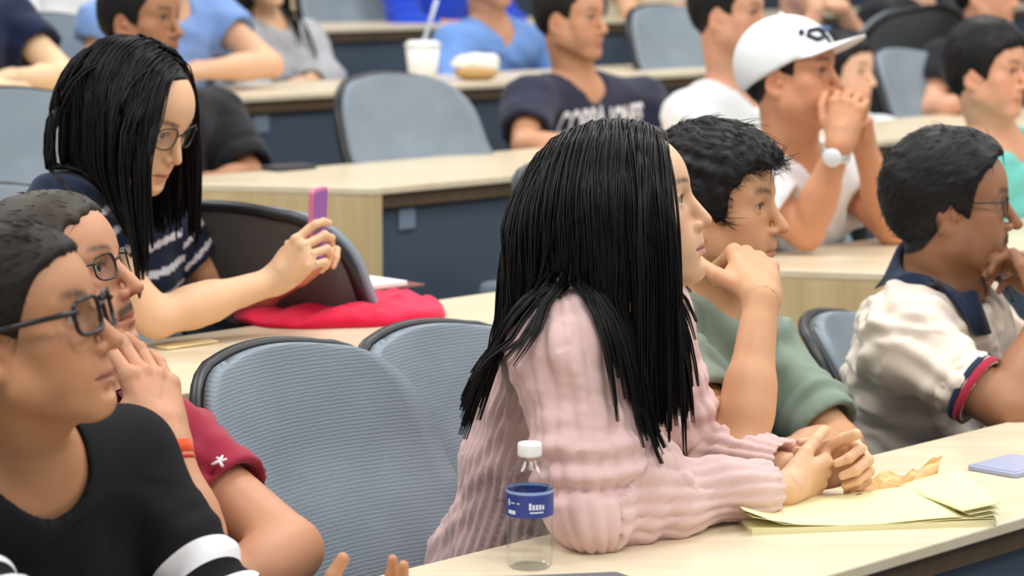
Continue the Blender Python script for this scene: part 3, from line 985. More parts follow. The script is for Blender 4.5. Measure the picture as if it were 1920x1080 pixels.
SOCKET = plain('socket_dark', srgb(70, 78, 90), 0.5, 0.05, 20.0)
WALL = plain('wall_paint', srgb(196, 196, 190), 0.85, 0.03, 8.0)
SHOE_M = plain('shoe_leather', srgb(38, 36, 36), 0.5, 0.1, 30.0)
METAL = plain('dark_metal', srgb(58, 60, 64), 0.4, 0.05, 30.0, metal=0.6)
BLACKP = plain('black_plastic', srgb(26, 28, 32), 0.42, 0.08, 30.0)

def struct(name, mb, mat):
    o = mb.build(name, mat); o['kind'] = 'structure'; return o
TF = [-1.854, -2.905, -4.075, -5.27, -6.45, -7.63]      # front edge of each desk row
TB = [-2.262, -3.345, -4.58, -5.73, -6.91, -8.09]
floor_mb = MB()
floor_mb.prism([ST(-5, 5)[:2], ST(-5, TF[1] - 0.02)[:2], ST(14, TF[1] - 0.02)[:2], ST(14, 5)[:2]], -0.12, 0.0)
struct('floor', floor_mb, CARPET)
for k in range(1, 6):
    m = MB(); t0, t1 = TF[k] - 0.02, (TF[k + 1] - 0.02 if k < 5 else -9.6)
    m.prism([ST(-5, t0)[:2], ST(-5, t1)[:2], ST(14, t1)[:2], ST(14, t0)[:2]], -0.12, STEP * k)
    o = struct('floor_tier', m, CARPET)
m = MB(); m.prism([ST(-5, -9.6)[:2], ST(-5, -9.75)[:2], ST(14, -9.75)[:2], ST(14, -9.6)[:2]], -0.12, 4.2)
struct('wall_back', m, WALL)

def desk(label, row, s0, s1, slant0=True, slant1=False, plates=(), th=0.030):
    """tiered bench desk: top, dark front panel, wooden end panels, socket plates"""
    z = STEP * row + 0.74; f, b = TF[row], TB[row]
    k = 0.59                                       # the aisles run radially: ends are slanted
    c0 = k * (b - f) if slant0 else 0.0; c1 = k * (b - f) if slant1 else 0.0
    poly = [ST(s0, f), ST(s1, f), ST(s1 + c1, b), ST(s0 + c0, b)]
    root = empty('desk', ST((s0 + s1) / 2, (f + b) / 2, STEP * row), label, 'desk', 'bench desks of the tiers')
    m = MB(); m.prism([p[:2] for p in poly], z - 0.018, z)
    bevel(m.build('desktop', WOOD, root), 0.003)
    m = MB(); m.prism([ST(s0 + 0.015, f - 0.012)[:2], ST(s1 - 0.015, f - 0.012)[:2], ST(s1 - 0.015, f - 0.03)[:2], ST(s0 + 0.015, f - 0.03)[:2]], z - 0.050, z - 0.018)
    m.build('shaded_apron', EDGE, root)  # recessed strip, coloured as the shadowed underside of the top
    m = MB(); m.prism([ST(s0 + 0.02, f - 0.03)[:2], ST(s1 - 0.02, f - 0.03)[:2], ST(s1 - 0.02, f - 0.05)[:2], ST(s0 + 0.02, f - 0.05)[:2]], STEP * row + 0.06, z - 0.05)
    fp = m.build('front_panel', SLATE, root)
    def endp(sf, sb, sg):
        a, c = ST(sf + sg * 0.001, f - 0.002), ST(sb + sg * 0.001, b + 0.005)
        n = ST(sg * 0.028, 0)
        mm = MB(); mm.prism([a[:2], (a + n)[:2], (c + n)[:2], c[:2]], STEP * row, z - 0.018)
        mm.build('end_panel', PANEL_W, root)
    endp(s0, s0 + k * (b - f) * (1 if slant0 else 0), 1)
    endp(s1, s1 + k * (b - f) * (1 if slant1 else 0), -1)
    for sp, w in plates:
        c = ST(sp, f - 0.03, z - 0.085)
        mm = MB()
        mm.prism([ST(sp - w, f - 0.030)[:2], ST(sp + w, f - 0.030)[:2], ST(sp + w, f - 0.024)[:2], ST(sp - w, f - 0.024)[:2]], z - 0.108, z - 0.058)
        pl = mm.build('socket_plate', PLATE, root)
        bevel(pl, 0.003)
    return root
desk('light wooden bench desk nearest the camera with the water bottle on it', 0, 0.2, 8.5)
desk('light wooden bench desk carrying the red cloth bag', 1, -0.3, 3.40, slant0=False)
desk('bench desk the cap wearer leans his elbows on', 1, 4.10, 9.5)
desk('bench desk at far left edge behind the phone user', 2, -0.6, 2.86, slant0=False)
desk('bench desk with wooden end and dark front in front of the empty grey chair', 2, 3.63, 10.5, plates=((3.758, 0.026),))
desk('bench desk with the drinks cup and wrapped sandwich', 3, 3.1, 12.0, plates=((4.30, 0.028),))
desk('rearmost row bench desk crossing the top of the picture', 4, 3.5, 13.0)
desk('bench desk of the last tier with pale wooden end', 5, 7.0, 13.5)

# ------------------------------------------------------------------ chairs
def fabric_mesh_mat():
    t = NT('grey_mesh_fabric')
    co = t.coords('Generated')
    mp = t.mapping(co, (1.0, 1.0, 1.0))
    w = t.node('ShaderNodeTexWave', wave_type='BANDS', bands_direction='Z', i_Scale=30.0, i_Distortion=2.0, i_Detail=1.0, i_Detail_Scale=1.6)
    t.link(mp, w.inputs['Vector'])
    nz = t.noise(5.0, 2.0, co)
    base = t.mix(nz.outputs[0], srgb(121, 132, 142), srgb(143, 154, 163))
    t.color(t.mix(w.outputs[0], t.mix(1.0, base, (0.82, 0.84, 0.86), 'MULTIPLY'), base))
    t.set(Roughness=0.75)
    t.bump(w.outputs[0], 0.22, 0.002)
    return t.m
FABRIC = fabric_mesh_mat()
DARKMESH = plain('black_mesh', srgb(90, 93, 94), 0.8, 0.2, 300.0, 0.3)

def back_surface(W0, W1, z0, z1, r, nz, ny, xoff, grow=0.0):
    """curved backrest sheet: rows of points (front side), chair faces +x"""
    zs = np.concatenate([np.linspace(0, 1 - r, nz - 7), 1 - r + r * np.sin(np.linspace(0, math.pi / 2, 8))[1:]])
    rows = []
    for a in zs:
        W = lerp(W0, W1, a) + 0.018 * math.sin(math.pi * a)
        if a > 1 - r:
            q = (a - (1 - r)) / r
            W = W - 0.085 + 0.085 * math.sqrt(max(0, 1 - q * q))
        if a < 0.06: W -= 0.03 * (1 - a / 0.06)
        W += grow
        row = []
        for j in range(ny):
            y = (j / (ny - 1) * 2 - 1)
            x = -0.17 * a ** 1.15 + 0.035 * math.sin(math.pi * min(a * 1.5, 1)) + 0.060 * (y * W / 0.22) ** 2 - 0.02 * (1 - (y * W / 0.22) ** 2) * (a - 0.5)
            row.append(V3(x + xoff, y * W, lerp(z0, z1, a) + 0.012 * (1 - y * y) * max(0.0, (a - 0.5) / 0.5) + grow * (2 * a - 1)))
        rows.append(row)
    return rows
def sheet(rows, th):
    nz, ny = len(rows), len(rows[0])
    P = [p for r in rows for p in r] + [p - V3(th, 0, 0) for r in rows for p in r]
    n = nz * ny; F = []
    for i in range(nz - 1):
        for j in range(ny - 1):
            a, b, c, d = i * ny + j, i * ny + j + 1, (i + 1) * ny + j + 1, (i + 1) * ny + j
            F += [(a, b, c, d), (n + d, n + c, n + b, n + a)]
    ring = [j for j in range(ny)] + [i * ny + ny - 1 for i in range(1, nz)] + [(nz - 1) * ny + j for j in range(ny - 2, -1, -1)] + [i * ny for i in range(nz - 2, 0, -1)]
    for i in range(len(ring)):
        a, b = ring[i], ring[(i + 1) % len(ring)]
        F.append((b, a, n + a, n + b))
    return P, F, ring
def make_chair():
    root = empty('office_chair', (0, 0, 0), 'grey chair', 'chair', 'swivel chairs of the lecture room')
    rows = back_surface(0.215, 0.195, 0.44, 0.935, 0.20, 20, 17, -0.195, 0.004)
    P, F, ring = sheet(rows, 0.020)
    mesh_obj('backrest', P, F, FABRIC, root)
    rows2 = back_surface(0.215, 0.195, 0.44, 0.935, 0.20, 20, 17, -0.212, 0.0)
    P2, F2, ring2 = sheet(rows2, 0.030)
    sh = mesh_obj('back_shell', P2, F2, DARKMESH, root)
    m = MB(); m.tube([P2[i] - V3(0.022, 0, 0) for i in ring2], 0.0115, 8, closed=True)
    m.build('back_rim', BLACKP, sh, True)
    # seat cushion
    sp = []
    for i in range(28):
        a = 2 * math.pi * i / 28; c, s_ = math.cos(a), math.sin(a)
        sp.append((0.04 + 0.235 * abs(c) ** 0.55 * np.sign(c), 0.235 * abs(s_) ** 0.55 * np.sign(s_)))
    m = MB(); m.prism(sp, 0.435, 0.485)
    bevel(m.build('seat', FABRIC, root, False), 0.015, 3)
    m = MB(); m.prism([(p[0] * 0.94, p[1] * 0.94) for p in sp], 0.415, 0.435)
    m.build('seat_pan', BLACKP, root)
    m = MB(); m.tube([V3(-0.10, 0, 0.42), V3(-0.20, 0, 0.43), V3(-0.235, 0, 0.50), V3(-0.27, 0, 0.62)], [0.030, 0.032, 0.028, 0.02], 8)
    m.build('back_stem', BLACKP, root, True)
    m = MB(); m.lathe([(0.026, 0.08), (0.026, 0.26), (0.018, 0.26), (0.018, 0.42)], 14)
    m.build('column', METAL, root, True)
    for i in range(5):
        a = 2 * math.pi * i / 5 + 0.3
        e = V3(math.cos(a) * 0.27, math.sin(a) * 0.27, 0.065)
        m = MB(); m.tube([V3(0, 0, 0.10), e * 0.5 + V3(0, 0, 0.055), e], [0.026, 0.022, 0.016], 6)
        lg = m.build('leg', BLACKP, root, True)
        m = MB(); q = V3(-math.sin(a), math.cos(a), 0) * 0.02
        m.tube([V3(e[0], e[1], 0.026) - q, V3(e[0], e[1], 0.026) + q], 0.026, 10)
        m.build('caster', BLACKP, lg, True)
    return root
CHAIR = make_chair()
CH_USED = [False]
def tree(o):
    out = [o]
    for c in o.children: out += tree(c)
    return out
def chair(label, pos, face_deg, row, h=1.0):
    """face_deg: direction the chair faces, measured like yaw (0 right, 90 to the camera)"""
    if not CH_USED[0]:
        r = CHAIR; CH_USED[0] = True
    else:
        mp = {}
        for o in tree(CHAIR):
            c = o.copy(); COL.objects.link(c); mp[o] = c
            if o is not CHAIR: c.parent = mp[o.parent]
        r = mp[CHAIR]
    r.location = (pos[0], pos[1], STEP * row)
    r.rotation_euler = (0, 0, math.radians(-face_deg))
    r.scale = (1, 1, h)
    r['label'] = label
    return r

# ------------------------------------------------------------------ the audience
BLACK_H = hair_mat('black_hair', srgb(30, 28, 28))
LONG_H = hair_mat('long_black_hair', srgb(27, 25, 26), 0.36)
BROWN_H = hair_mat('dark_brown_hair', srgb(36, 31, 28), 0.6)
GREY_H = hair_mat('greying_hair', srgb(66, 57, 50))
JEANS = cloth('denim', srgb(52, 60, 78))
DARKTR = cloth('dark_trousers', srgb(44, 44, 48))
HL_PULL = (np.array([-0.12, -0.085, -0.050, -0.020, 0.004, 0.024, 0.038, 0.050, 0.066, 0.085, 0.11]),
           np.array([-0.070, -0.072, -0.055, -0.020, 0.014, 0.000, 0.026, 0.050, 0.068, 0.080, 0.090]))
NDIR = V3(Q2, -Q2, 0)

def dirs(phi):
    a = math.radians(phi)
    return V3(math.cos(a), -math.sin(a), 0), V3(-math.sin(a), -math.cos(a), 0)     # facing, person's right

def glasses(r, mat, lensmat, wd=0.0245, ht=0.0175, tube=0.0016, drop=0.002, rimless=False, sq=4.0, name='eyeglasses', yb=0.094):
    H, R, s, w = r['H'], r['R'], r['s'], r['w']
    L = lambda p: H + s * (R @ V3(p[0], p[1], p[2]))
    root = MB()
    def rim(sx, n=28):
        pts = []
        for i in range(n):
            a = 2 * math.pi * i / n; c, d = math.cos(a), math.sin(a)
            u = abs(c) ** (2 / sq) * np.sign(c) * wd; v = abs(d) ** (2 / sq) * np.sign(d) * ht
            x = sx * 0.0335 * w + u
            pts.append((x, yb - 7.0 * max(0, abs(x) - 0.02) ** 2 * 1.0, EYE[2] - drop + v))
        return pts
    fr = MB()
    for sx in (-1, 1):
        fr.tube([L(p) for p in rim(sx)], tube * s * (0.45 if rimless else 1.0), 6, closed=True)
    fr.tube([L((-0.0335 * w + wd, yb, EYE[2] + 0.002)), L((0, yb + 0.003, EYE[2] + 0.006)), L((0.0335 * w - wd, yb, EYE[2] + 0.002))], tube * s, 6)
    g = fr.build(name, mat, r['root'], True)
    for sx in (-1, 1):
        m = MB()
        x0 = sx * (0.0335 * w + wd)
        m.tube([L((x0, yb - 0.008, EYE[2] + 0.006)), L((sx * 0.070 * w + sx * 0.004, yb - 0.020, EYE[2] + 0.007)), L((sx * 0.081 * w, 0.0, EYE[2] + 0.006)), L((sx * 0.081 * w, -0.022, EYE[2] - 0.006)), L((sx * 0.078 * w, -0.034, EYE[2] - 0.030))],
               [tube * s * 1.35] * 3 + [tube * s * 1.2, tube * s], 6)
        m.build('temple', mat, g, True)
        P = rim(sx)
        m = MB(); m.add([L(p) for p in P] + [L((p[0], p[1] - 0.0015, p[2])) for p in P], [tuple(range(28)), tuple(reversed(range(28, 56)))] + [(i, 28 + i, 28 + (i + 1) % 28, (i + 1) % 28) for i in range(28)])
        m.build('lens', lensmat, g, False)
    return g
def lens_mat():
    t = NT('spectacle_lens')
    out = t.n['Material Output']
    tr = t.node('ShaderNodeBsdfTransparent'); gl = t.node('ShaderNodeBsdfGlossy'); gl.inputs['Roughness'].default_value = 0.05
    tr.inputs[0].default_value = (0.95, 0.96, 0.97, 1)
    mx = t.node('ShaderNodeMixShader'); mx.inputs[0].default_value = 0.035
    t.link(tr.outputs[0], mx.inputs[1]); t.link(gl.outputs[0], mx.inputs[2])
    t.link(mx.outputs[0], out.inputs[0])
    return t.m
LENS_M = lens_mat()
BLACKF = plain('black_frame', srgb(16, 16, 18), 0.3, 0.05, 30.0)
THINF = plain('thin_metal_frame', srgb(70, 66, 64), 0.3, 0.05, 30.0, metal=0.7)

def collar(r, mat, wid=0.040, rad=0.012, gap=22.0, name='collar', stand=0.0, flare=0.020, tilt=0.0):
    """folded polo collar round the neck base"""
    T, nb, nt, nr = r['T'], r['nb'], r['nt'], r['nr']
    u = nrm(nt - nb); f = nrm(T[:, 1] - u * np.dot(T[:, 1], u)); x = np.cross(f, u)
    P, F = [], []
    n = 40
    for i in range(n + 1):
        a = math.radians(gap + (360 - 2 * gap) * i / n)
        d = f * math.cos(a) + x * math.sin(a)
        front = max(0.0, math.cos(a))
        R0 = nr * 1.12 + rad
        top = nb + u * (0.034 + stand - 0.030 * front) + d * R0 + f * 0.008
        P += [top - d * 0.004 - u * 0.02, top, top + d * 0.008, top + d * (flare + 0.012 * front) - u * (wid + 0.016 * front), top + d * (flare - 0.004 + 0.012 * front) - u * (wid + 0.016 * front)]
    for i in range(n):
        for j in range(4): F.append((i * 5 + j, i * 5 + j + 1, (i + 1) * 5 + j + 1, (i + 1) * 5 + j))
    P = np.array(P); tf = r['top_field']
    f2 = Field(); f2.ops = [q for q in tf.ops if q[0] == 'u']
    low = np.arange(len(P)) % 5 >= 2
    for _ in range(4):
        d = f2.eval(P) - 0.007
        m = (d < 0) & low
        P[m] -= f2.grad(P[m]) * d[m][:, None]
    o = mesh_obj(name, P, F, mat, r['root'], True)
    so = o.modifiers.new('thick', 'SOLIDIFY'); so.thickness = 0.0025
    return o
def band(r, p, axis, rad, width, mat, name, thick=0.003, flat=None):
    ax = nrm(axis); e1 = nrm(np.cross(ax, V3(0.1, 0.2, 0.97))); e2 = np.cross(ax, e1)
    m = MB(); n = 28; P, F = [], []
    prof = [(0, -width / 2), (thick, -width / 2 + thick * 0.5), (thick, width / 2 - thick * 0.5), (0, width / 2)]
    for i in range(n):
        a = 2 * math.pi * i / n; d = e1 * math.cos(a) + e2 * math.sin(a)
        for (rr, h) in prof: P.append(p + d * (rad + rr) + ax * h)
    for i in range(n):
        for j in range(4): F.append((i * 4 + j, ((i + 1) % n) * 4 + j, ((i + 1) % n) * 4 + (j + 1) % 4, i * 4 + (j + 1) % 4))
    return mesh_obj(name, P, F, mat, r['root'], True)

def ray_hit(F, x, y, Y0, Y1, back=0.0):
    """first point of a field along the view line through a pixel between two distances"""
    for Y in np.arange(Y0, Y1, 0.002):
        p = px(x, y, Y)
        if F.eval(p[None])[0] < back: return p
    return px(x, y, Y1)
def stripe_mat(name, c0, c1, bands):
    """cloth whose stripes follow the sleeve coordinate stored in the red channel"""
    t = NT(name)
    sp = t.node('ShaderNodeSeparateColor'); t.link(t.node('ShaderNodeVertexColor', layer_name='Col').outputs[0], sp.inputs[0])
    m = None
    for a, b in bands:
        k = t.math('LESS_THAN', t.math('ABSOLUTE', t.math('SUBTRACT', sp.outputs[0], (a + b) / 2)), (b - a) / 2)
        m = k if m is None else t.math('ADD', m, k, True)
    t.color(t.mix(m, c0, c1)); t.set(Roughness=0.92)
    t.b.inputs['Specular IOR Level'].default_value = 0.2
    t.bump(t.noise(700.0, 2.0, t.coords()).outputs[0], 0.3, 0.001)
    return t.m

# ---- woman in the pink sweater
SK_LIGHT = srgb(226, 182, 150); SK_PINK = srgb(222, 172, 142); SK_TAN = srgb(198, 146, 108); SK_BROWN = srgb(172, 122, 92); SK_DARK = srgb(150, 104, 78)
pink = cloth('pink_knit', srgb(224, 190, 186), 0.95, 600.0, 0.06, 0.5, sheen=0.3)
f15, r15 = dirs(15)
nb = px(1112, 590, 3.42)
w_r = px(1470, 918, 3.38); w_l = px(1512, 884, 3.50)
pinkp = person('woman in pink ribbed sweater with long black hair, hands clasped on the desk', px(1174, 405, 3.35), 6, 13, 0, 1.02, 'f',
    face=dict(jaw=0.86, chin=0.82, fat=-0.002, nose=0.84, lips=1.15, brow=0.75, width=0.96, ears=0.45), skin=SK_LIGHT, brow=srgb(40, 32, 30), lip=srgb(196, 120, 112),
    neck=nb, sh={'R': nb + r15 * 0.185 + V3(0.01, 0, -0.022), 'L': nb - r15 * 0.185 + V3(0.03, 0, -0.03)}, pelvis=px(948, 1130, 3.62),
    arms={'R': dict(e=px(1112, 948, 3.19), w=w_r, sleeve=1.90, hand=dict(fd=px(1600, 868, 3.49) - w_r, pn=V3(0.1, 0.9, 0.25), curl=(35, 70, 45), spread=1.0, thumb=(30, 12, 8))),
          'L': dict(e=px(1300, 862, 3.64), w=w_l, sleeve=1.85, hand=dict(fd=px(1622, 850, 3.47) - w_l, pn=V3(-0.1, -0.9, -0.2), curl=(68, 60, 40), spread=1.0, thumb=(28, 20, 8)))},
    top=dict(mat=pink, loose=0.020, sleeve_r=0.021, res=0.0044, folds=0.009, fold_f=44, rib=0.0050, ribw=0.024, seed=5, name='sweater', drape=0.02, neck_w=0.010, hem=-0.10, fold_dir=(0.6, 0.2, 0.6)),
    trousers=JEANS, seat_dir=f15, fineh=0.0026)
zs = px(1060, 560, 3.3)[2]
def guide_pink(P, t, sd, rng):
    g = np.zeros_like(P)
    low = P[:, 2] < zs
    g[:, 0] += np.where(low & (P[:, 0] > 0.085), 0.020, 0.0)
    g[:, 0] += np.where(low & (P[:, 0] <= 0.085), -0.12, 0.0)
    return g
def keep_pink(p):
    on_arm = (p[:, :, 2] < px(1050, 640, 3.2)[2]) & (p[:, :, 0] > px(985, 700, 3.2)[0]) & (p[:, :, 0] < px(1128, 700, 3.2)[0]) & (p[:, :, 1] < 3.27)
    return (p[:, :, 0].max(1) < px(1328, 700, 3.4)[0]) & ~on_arm.any(1)
def len_pink(rng, p, sd):
    return np.where(p[:, 1] < -0.03, 0.40, 0.485) * (0.90 + 0.12 * rng.rand(len(p)))
long_hair(pinkp['root'], pinkp['H'], pinkp['R'], pinkp['s'], pinkp['w'], LONG_H, pinkp['top_field'], N=4400, kids=14, seg=14, lens=len_pink, part=-0.018, seed=4, front=0.066, guide=guide_pink, sw=0.0011,
          split=[(px(1085, 560, 3.24), px(1015, 720, 3.20), 0.003, 0.075), (px(1085, 560, 3.34), px(1015, 720, 3.30), 0.003, 0.075)], face_clear=((0, 0.166, -0.066), (0.10, 0.085, 0.155)), spread=0.012, keep=keep_pink, off=0.008, top=0.002)

# ---- man in the green shirt
green = cloth('green_cotton', srgb(134, 150, 136), 0.9, 700.0, 0.10, 0.3)
f30, r30 = dirs(32)
nb = px(1325, 562, 4.02)
w_r = px(1428, 560, 3.70); w_l = px(1445, 862, 3.78)
greenp = person('man in green shirt resting his cheek on a fist beside the pink sweater', px(1343, 396, 3.95), 20, 3, 0, 1.03, 'm', skin=srgb(208, 158, 122), brow=srgb(34, 28, 26), browth=1.4, beard=0.18,
    hairline=HL_LOW, scalp=srgb(30, 28, 28), neck=nb, sh={'R': nb + r30 * 0.19 + V3(0, 0, -0.04), 'L': px(1440, 690, 4.16)}, pelvis=px(1262, 1000, 4.18),
    arms={'R': dict(e=px(1388, 868, 3.57), w=w_r, sleeve=0.62, hand=dict(fd=px(1402, 470, 3.80) - w_r, pn=V3(-0.30, 0.95, 0.05), curl=(70, 88, 60), thumb=(55, 10, 15), spread=2.0, s=1.12)),
          'L': dict(e=px(1578, 838, 4.02), w=w_l, sleeve=0.80, hand=dict(fd=V3(-1, -0.4, 0), pn=V3(0, 0, -1), curl=(20, 30, 20)))},
    top=dict(mat=green, loose=0.014, res=0.006, folds=0.011, fold_f=60, seed=8, sleeve_r=0.016, neck_w=0.004), trousers=DARKTR, seat_dir=f30)
hair_cap(greenp['root'], greenp['H'], greenp['R'], greenp['s'], greenp['w'], BLACK_H, HL_LOW, top=0.028, side=0.014, seed=6, tuft=0.007, groove=0.4, strands=1700, slen=0.042, flow=(0.15, 1.0, -0.35), lift=0.03, sw=0.0011, fwd=0.014)

HL_REC = (HL_LOW[0], np.array([-0.088, -0.088, -0.070, -0.045, 0.010, -0.005, -0.010, 0.050, 0.074, 0.092, 0.104]))
# ---- man in the cream polo shirt
def polo_cols(d):
    c = np.tile(srgb(226, 208, 188), (len(d['V']), 1))
    return c
cream = cloth('cream_pique', srgb(234, 221, 207), 0.9, 800.0, 0.06, 0.3)
navy_c = cloth('navy_pique', srgb(40, 52, 78)); red_c = cloth('red_rib', srgb(170, 44, 66))
f5, r5 = dirs(14)
nb = px(1764, 532, 4.36)
polo = person('man with moustache and glasses in cream polo with navy collar', px(1784, 390, 4.3), 8, 1, 0, 1.04, 'm', face=dict(nose=1.1, jaw=1.03, fat=0.004), skin=srgb(158, 112, 84), brow=srgb(20, 17, 16), moustache=0.95, browth=1.3, beard=0.16,
    hairline=HL_REC, scalp=srgb(24, 22, 22), neck=nb, sh={'R': px(1690, 645, 4.19), 'L': px(1838, 640, 4.54)}, pelvis=px(1690, 905, 4.45), bulk=1.12,
    arms={'R': dict(e=px(1893, 768, 4.08), w=px(1962, 600, 4.2), sleeve=0.74, thick=1.0, hand=dict(fd=px(1915, 470, 4.28) - px(1962, 600, 4.2), pn=V3(-0.9, 0.3, 0.2), curl=(40, 60, 40))),
          'L': dict(e=px(1985, 740, 4.55), w=px(1960, 560, 4.42), sleeve=0.66, hand=dict(fd=px(1905, 425, 4.36) - px(1960, 560, 4.42), pn=V3(-0.7, -0.6, 0.2), curl=(45, 60, 40)))},
    top=dict(mat=cream, loose=0.016, res=0.006, folds=0.011, fold_f=62, seed=12, sleeve_r=0.008, neck_w=0.014), trousers=DARKTR, seat_dir=f5, neck_r=0.062)
hair_cap(polo['root'], polo['H'], polo['R'], polo['s'], polo['w'], BLACK_H, HL_REC, top=0.022, side=0.013, seed=3, tuft=0.004, strands=1600, slen=0.022, flow=(0, -0.6, -0.5))
glasses(polo, THINF, LENS_M, 0.024, 0.017, 0.0012, rimless=False, sq=3.0)
collar(polo, navy_c, wid=0.058, rad=0.010, flare=0.032, stand=0.030)
for (sd, S, E, W, sl, end) in polo['sleeves']:
    a = nrm(E - S)
    band(polo, end - a * 0.008, a, 0.0632, 0.015, red_c, 'sleeve_trim', 0.002)
    band(polo, end - a * 0.021, a, 0.0640, 0.011, navy_c, 'sleeve_trim', 0.002)

# ---- woman in the black top, nearest
def stripe_sleeve(d):
    return np.stack([np.where(d['arm'] > 0, d['u'] * 0.5, 0.0)] * 3, 1)
f45, r45 = dirs(45)
blackknit = stripe_mat('black_striped_knit', srgb(25, 26, 30), srgb(230, 230, 234), ((0.335, 0.405), (0.455, 0.505)))
nb = px(40, 850, 2.83)
w_l = px(560, 1215, 2.90)
fgw = person('woman in black top with striped sleeves and black-framed glasses, nearest the camera', px(34, 629, 2.76), 9, 13, 0, 1.04, 'f', face=dict(jaw=0.95, chin=0.92, nose=0.98, lips=1.35, brow=0.75), skin=srgb(186, 134, 100), brow=srgb(44, 34, 28), browth=1.3, lip=srgb(168, 100, 88),
    hairline=HL_PULL, scalp=srgb(44, 38, 34), neck=nb, sh={'R': nb + r45 * 0.185 + V3(0, 0, -0.045), 'L': px(232, 872, 2.98)}, pelvis=px(-60, 1390, 3.02),
    arms={'L': dict(e=px(425, 1150, 2.86), w=w_l, sleeve=1.8, hand=dict(fd=V3(0.85, 0.1, 0.30), pn=V3(-0.3, -0.4, 0.8), curl=(20, 30, 20), thumb=(50, 25, 10))),
          'R': dict(e=px(0, 1180, 2.56), w=px(230, 1230, 2.56), sleeve=1.8, hand=dict(fd=V3(1, 0.3, 0), pn=V3(0, 0, -1), curl=(15, 20, 15)))},
    top=dict(mat=blackknit, loose=0.014, res=0.0055, folds=0.006, fold_f=32, seed=17, sleeve_r=0.018, colour=stripe_sleeve, name='top', neck_w=0.016, neck_drop=0.018), trousers=DARKTR, seat_dir=f45, fineh=0.0025, neck_r=0.052)
hair_cap(fgw['root'], fgw['H'], fgw['R'], fgw['s'], fgw['w'], BROWN_H, HL_PULL, top=0.007, side=0.009, seed=9, jit=0.3, tuft=0.0015, strands=1700, slen=0.040, flow=(0, -1.0, -0.25), lift=0.05, sw=0.0008)
glasses(fgw, BLACKF, LENS_M, 0.0255, 0.0195, 0.0026, sq=4.0, yb=0.102)

# ---- man in the red polo
red = cloth('red_pique', srgb(158, 44, 66), 0.9, 800.0, 0.10, 0.3)
dred = cloth('dark_red_rib', srgb(112, 24, 44))
f40, r40 = dirs(40)
nb = px(150, 770, 3.34)
w_r = px(316, 842, 3.08)
redp = person('man in red polo shirt holding his chin, orange band on his wrist', px(102, 535, 3.25), 12, 15, 0, 1.04, 'm', face=dict(nose=1.04, jaw=1.0), skin=srgb(196, 142, 112), brow=srgb(50, 42, 38), moustache=0.85, beard=0.25,
    hairline=HL_SHORT, scalp=srgb(84, 68, 58), neck=nb, sh={'R': px(40, 850, 3.14), 'L': px(310, 845, 3.26)}, pelvis=px(70, 1240, 3.38),
    arms={'R': dict(e=px(378, 1068, 3.02), w=w_r, sleeve=0.55, thick=1.04, hand=dict(fd=px(262, 668, 3.14) - w_r, pn=V3(-0.75, 0.62, -0.1), curl=(16, 22, 18), thumb=(30, 35, 8), spread=5.0, s=1.16)),
          'L': dict(e=px(545, 1032, 3.12), w=px(418, 1115, 3.02), sleeve=0.52, thick=1.10, hand=dict(fd=V3(-0.6, -0.5, -0.1), pn=V3(0, 0, -1), curl=(20, 30, 20)))},
    top=dict(mat=red, loose=0.014, res=0.0058, folds=0.009, fold_f=60, seed=22, sleeve_r=0.013, neck_w=0.012), trousers=DARKTR, seat_dir=f40)
hair_cap(redp['root'], redp['H'], redp['R'], redp['s'], redp['w'], GREY_H, HL_SHORT, top=0.006, side=0.006, seed=13, tuft=0.002, strands=1800, slen=0.02, flow=(0, -1.0, -0.2), lift=0.06, sw=0.0007)
glasses(redp, THINF, LENS_M, 0.024, 0.0165, 0.0014, sq=3.0)
collar(redp, dred, wid=0.045, rad=0.010, flare=0.022, stand=0.016)
ep = ray_hit(redp['top_field'], 412, 872, 3.0, 3.7)
eg = redp['top_field'].grad(ep[None])[0]; ex_ = nrm(np.cross(V3(0, 0, 1), eg)); ey_ = np.cross(eg, ex_)
em = MB()
for st in (((-0.010, -0.006), (0.0, 0.0), (0.004, 0.010)), ((-0.004, 0.006), (0.003, 0.001), (0.010, 0.004)), ((0.0, 0.0), (0.005, -0.009))):
    em.tube([ep + eg * 0.008 + ex_ * a + ey_ * b for a, b in st], [0.002, 0.0028, 0.0015][:len(st)], 6)
em.build('emblem', cloth('white_thread', srgb(236, 228, 230)), redp['root'], True)
ORANGE = cloth('orange_band', srgb(226, 84, 40), 0.7, 400.0, 0.3)
band(redp, lerp(w_r, px(378, 1068, 3.02), 0.03), w_r - px(378, 1068, 3.02), 0.0285, 0.020, ORANGE, 'wristband', 0.003)
band(redp, lerp(w_r, px(378, 1068, 3.02), 0.12), w_r - px(378, 1068, 3.02), 0.0285, 0.007, cloth('red_band', srgb(190, 50, 40)), 'wristband', 0.003)

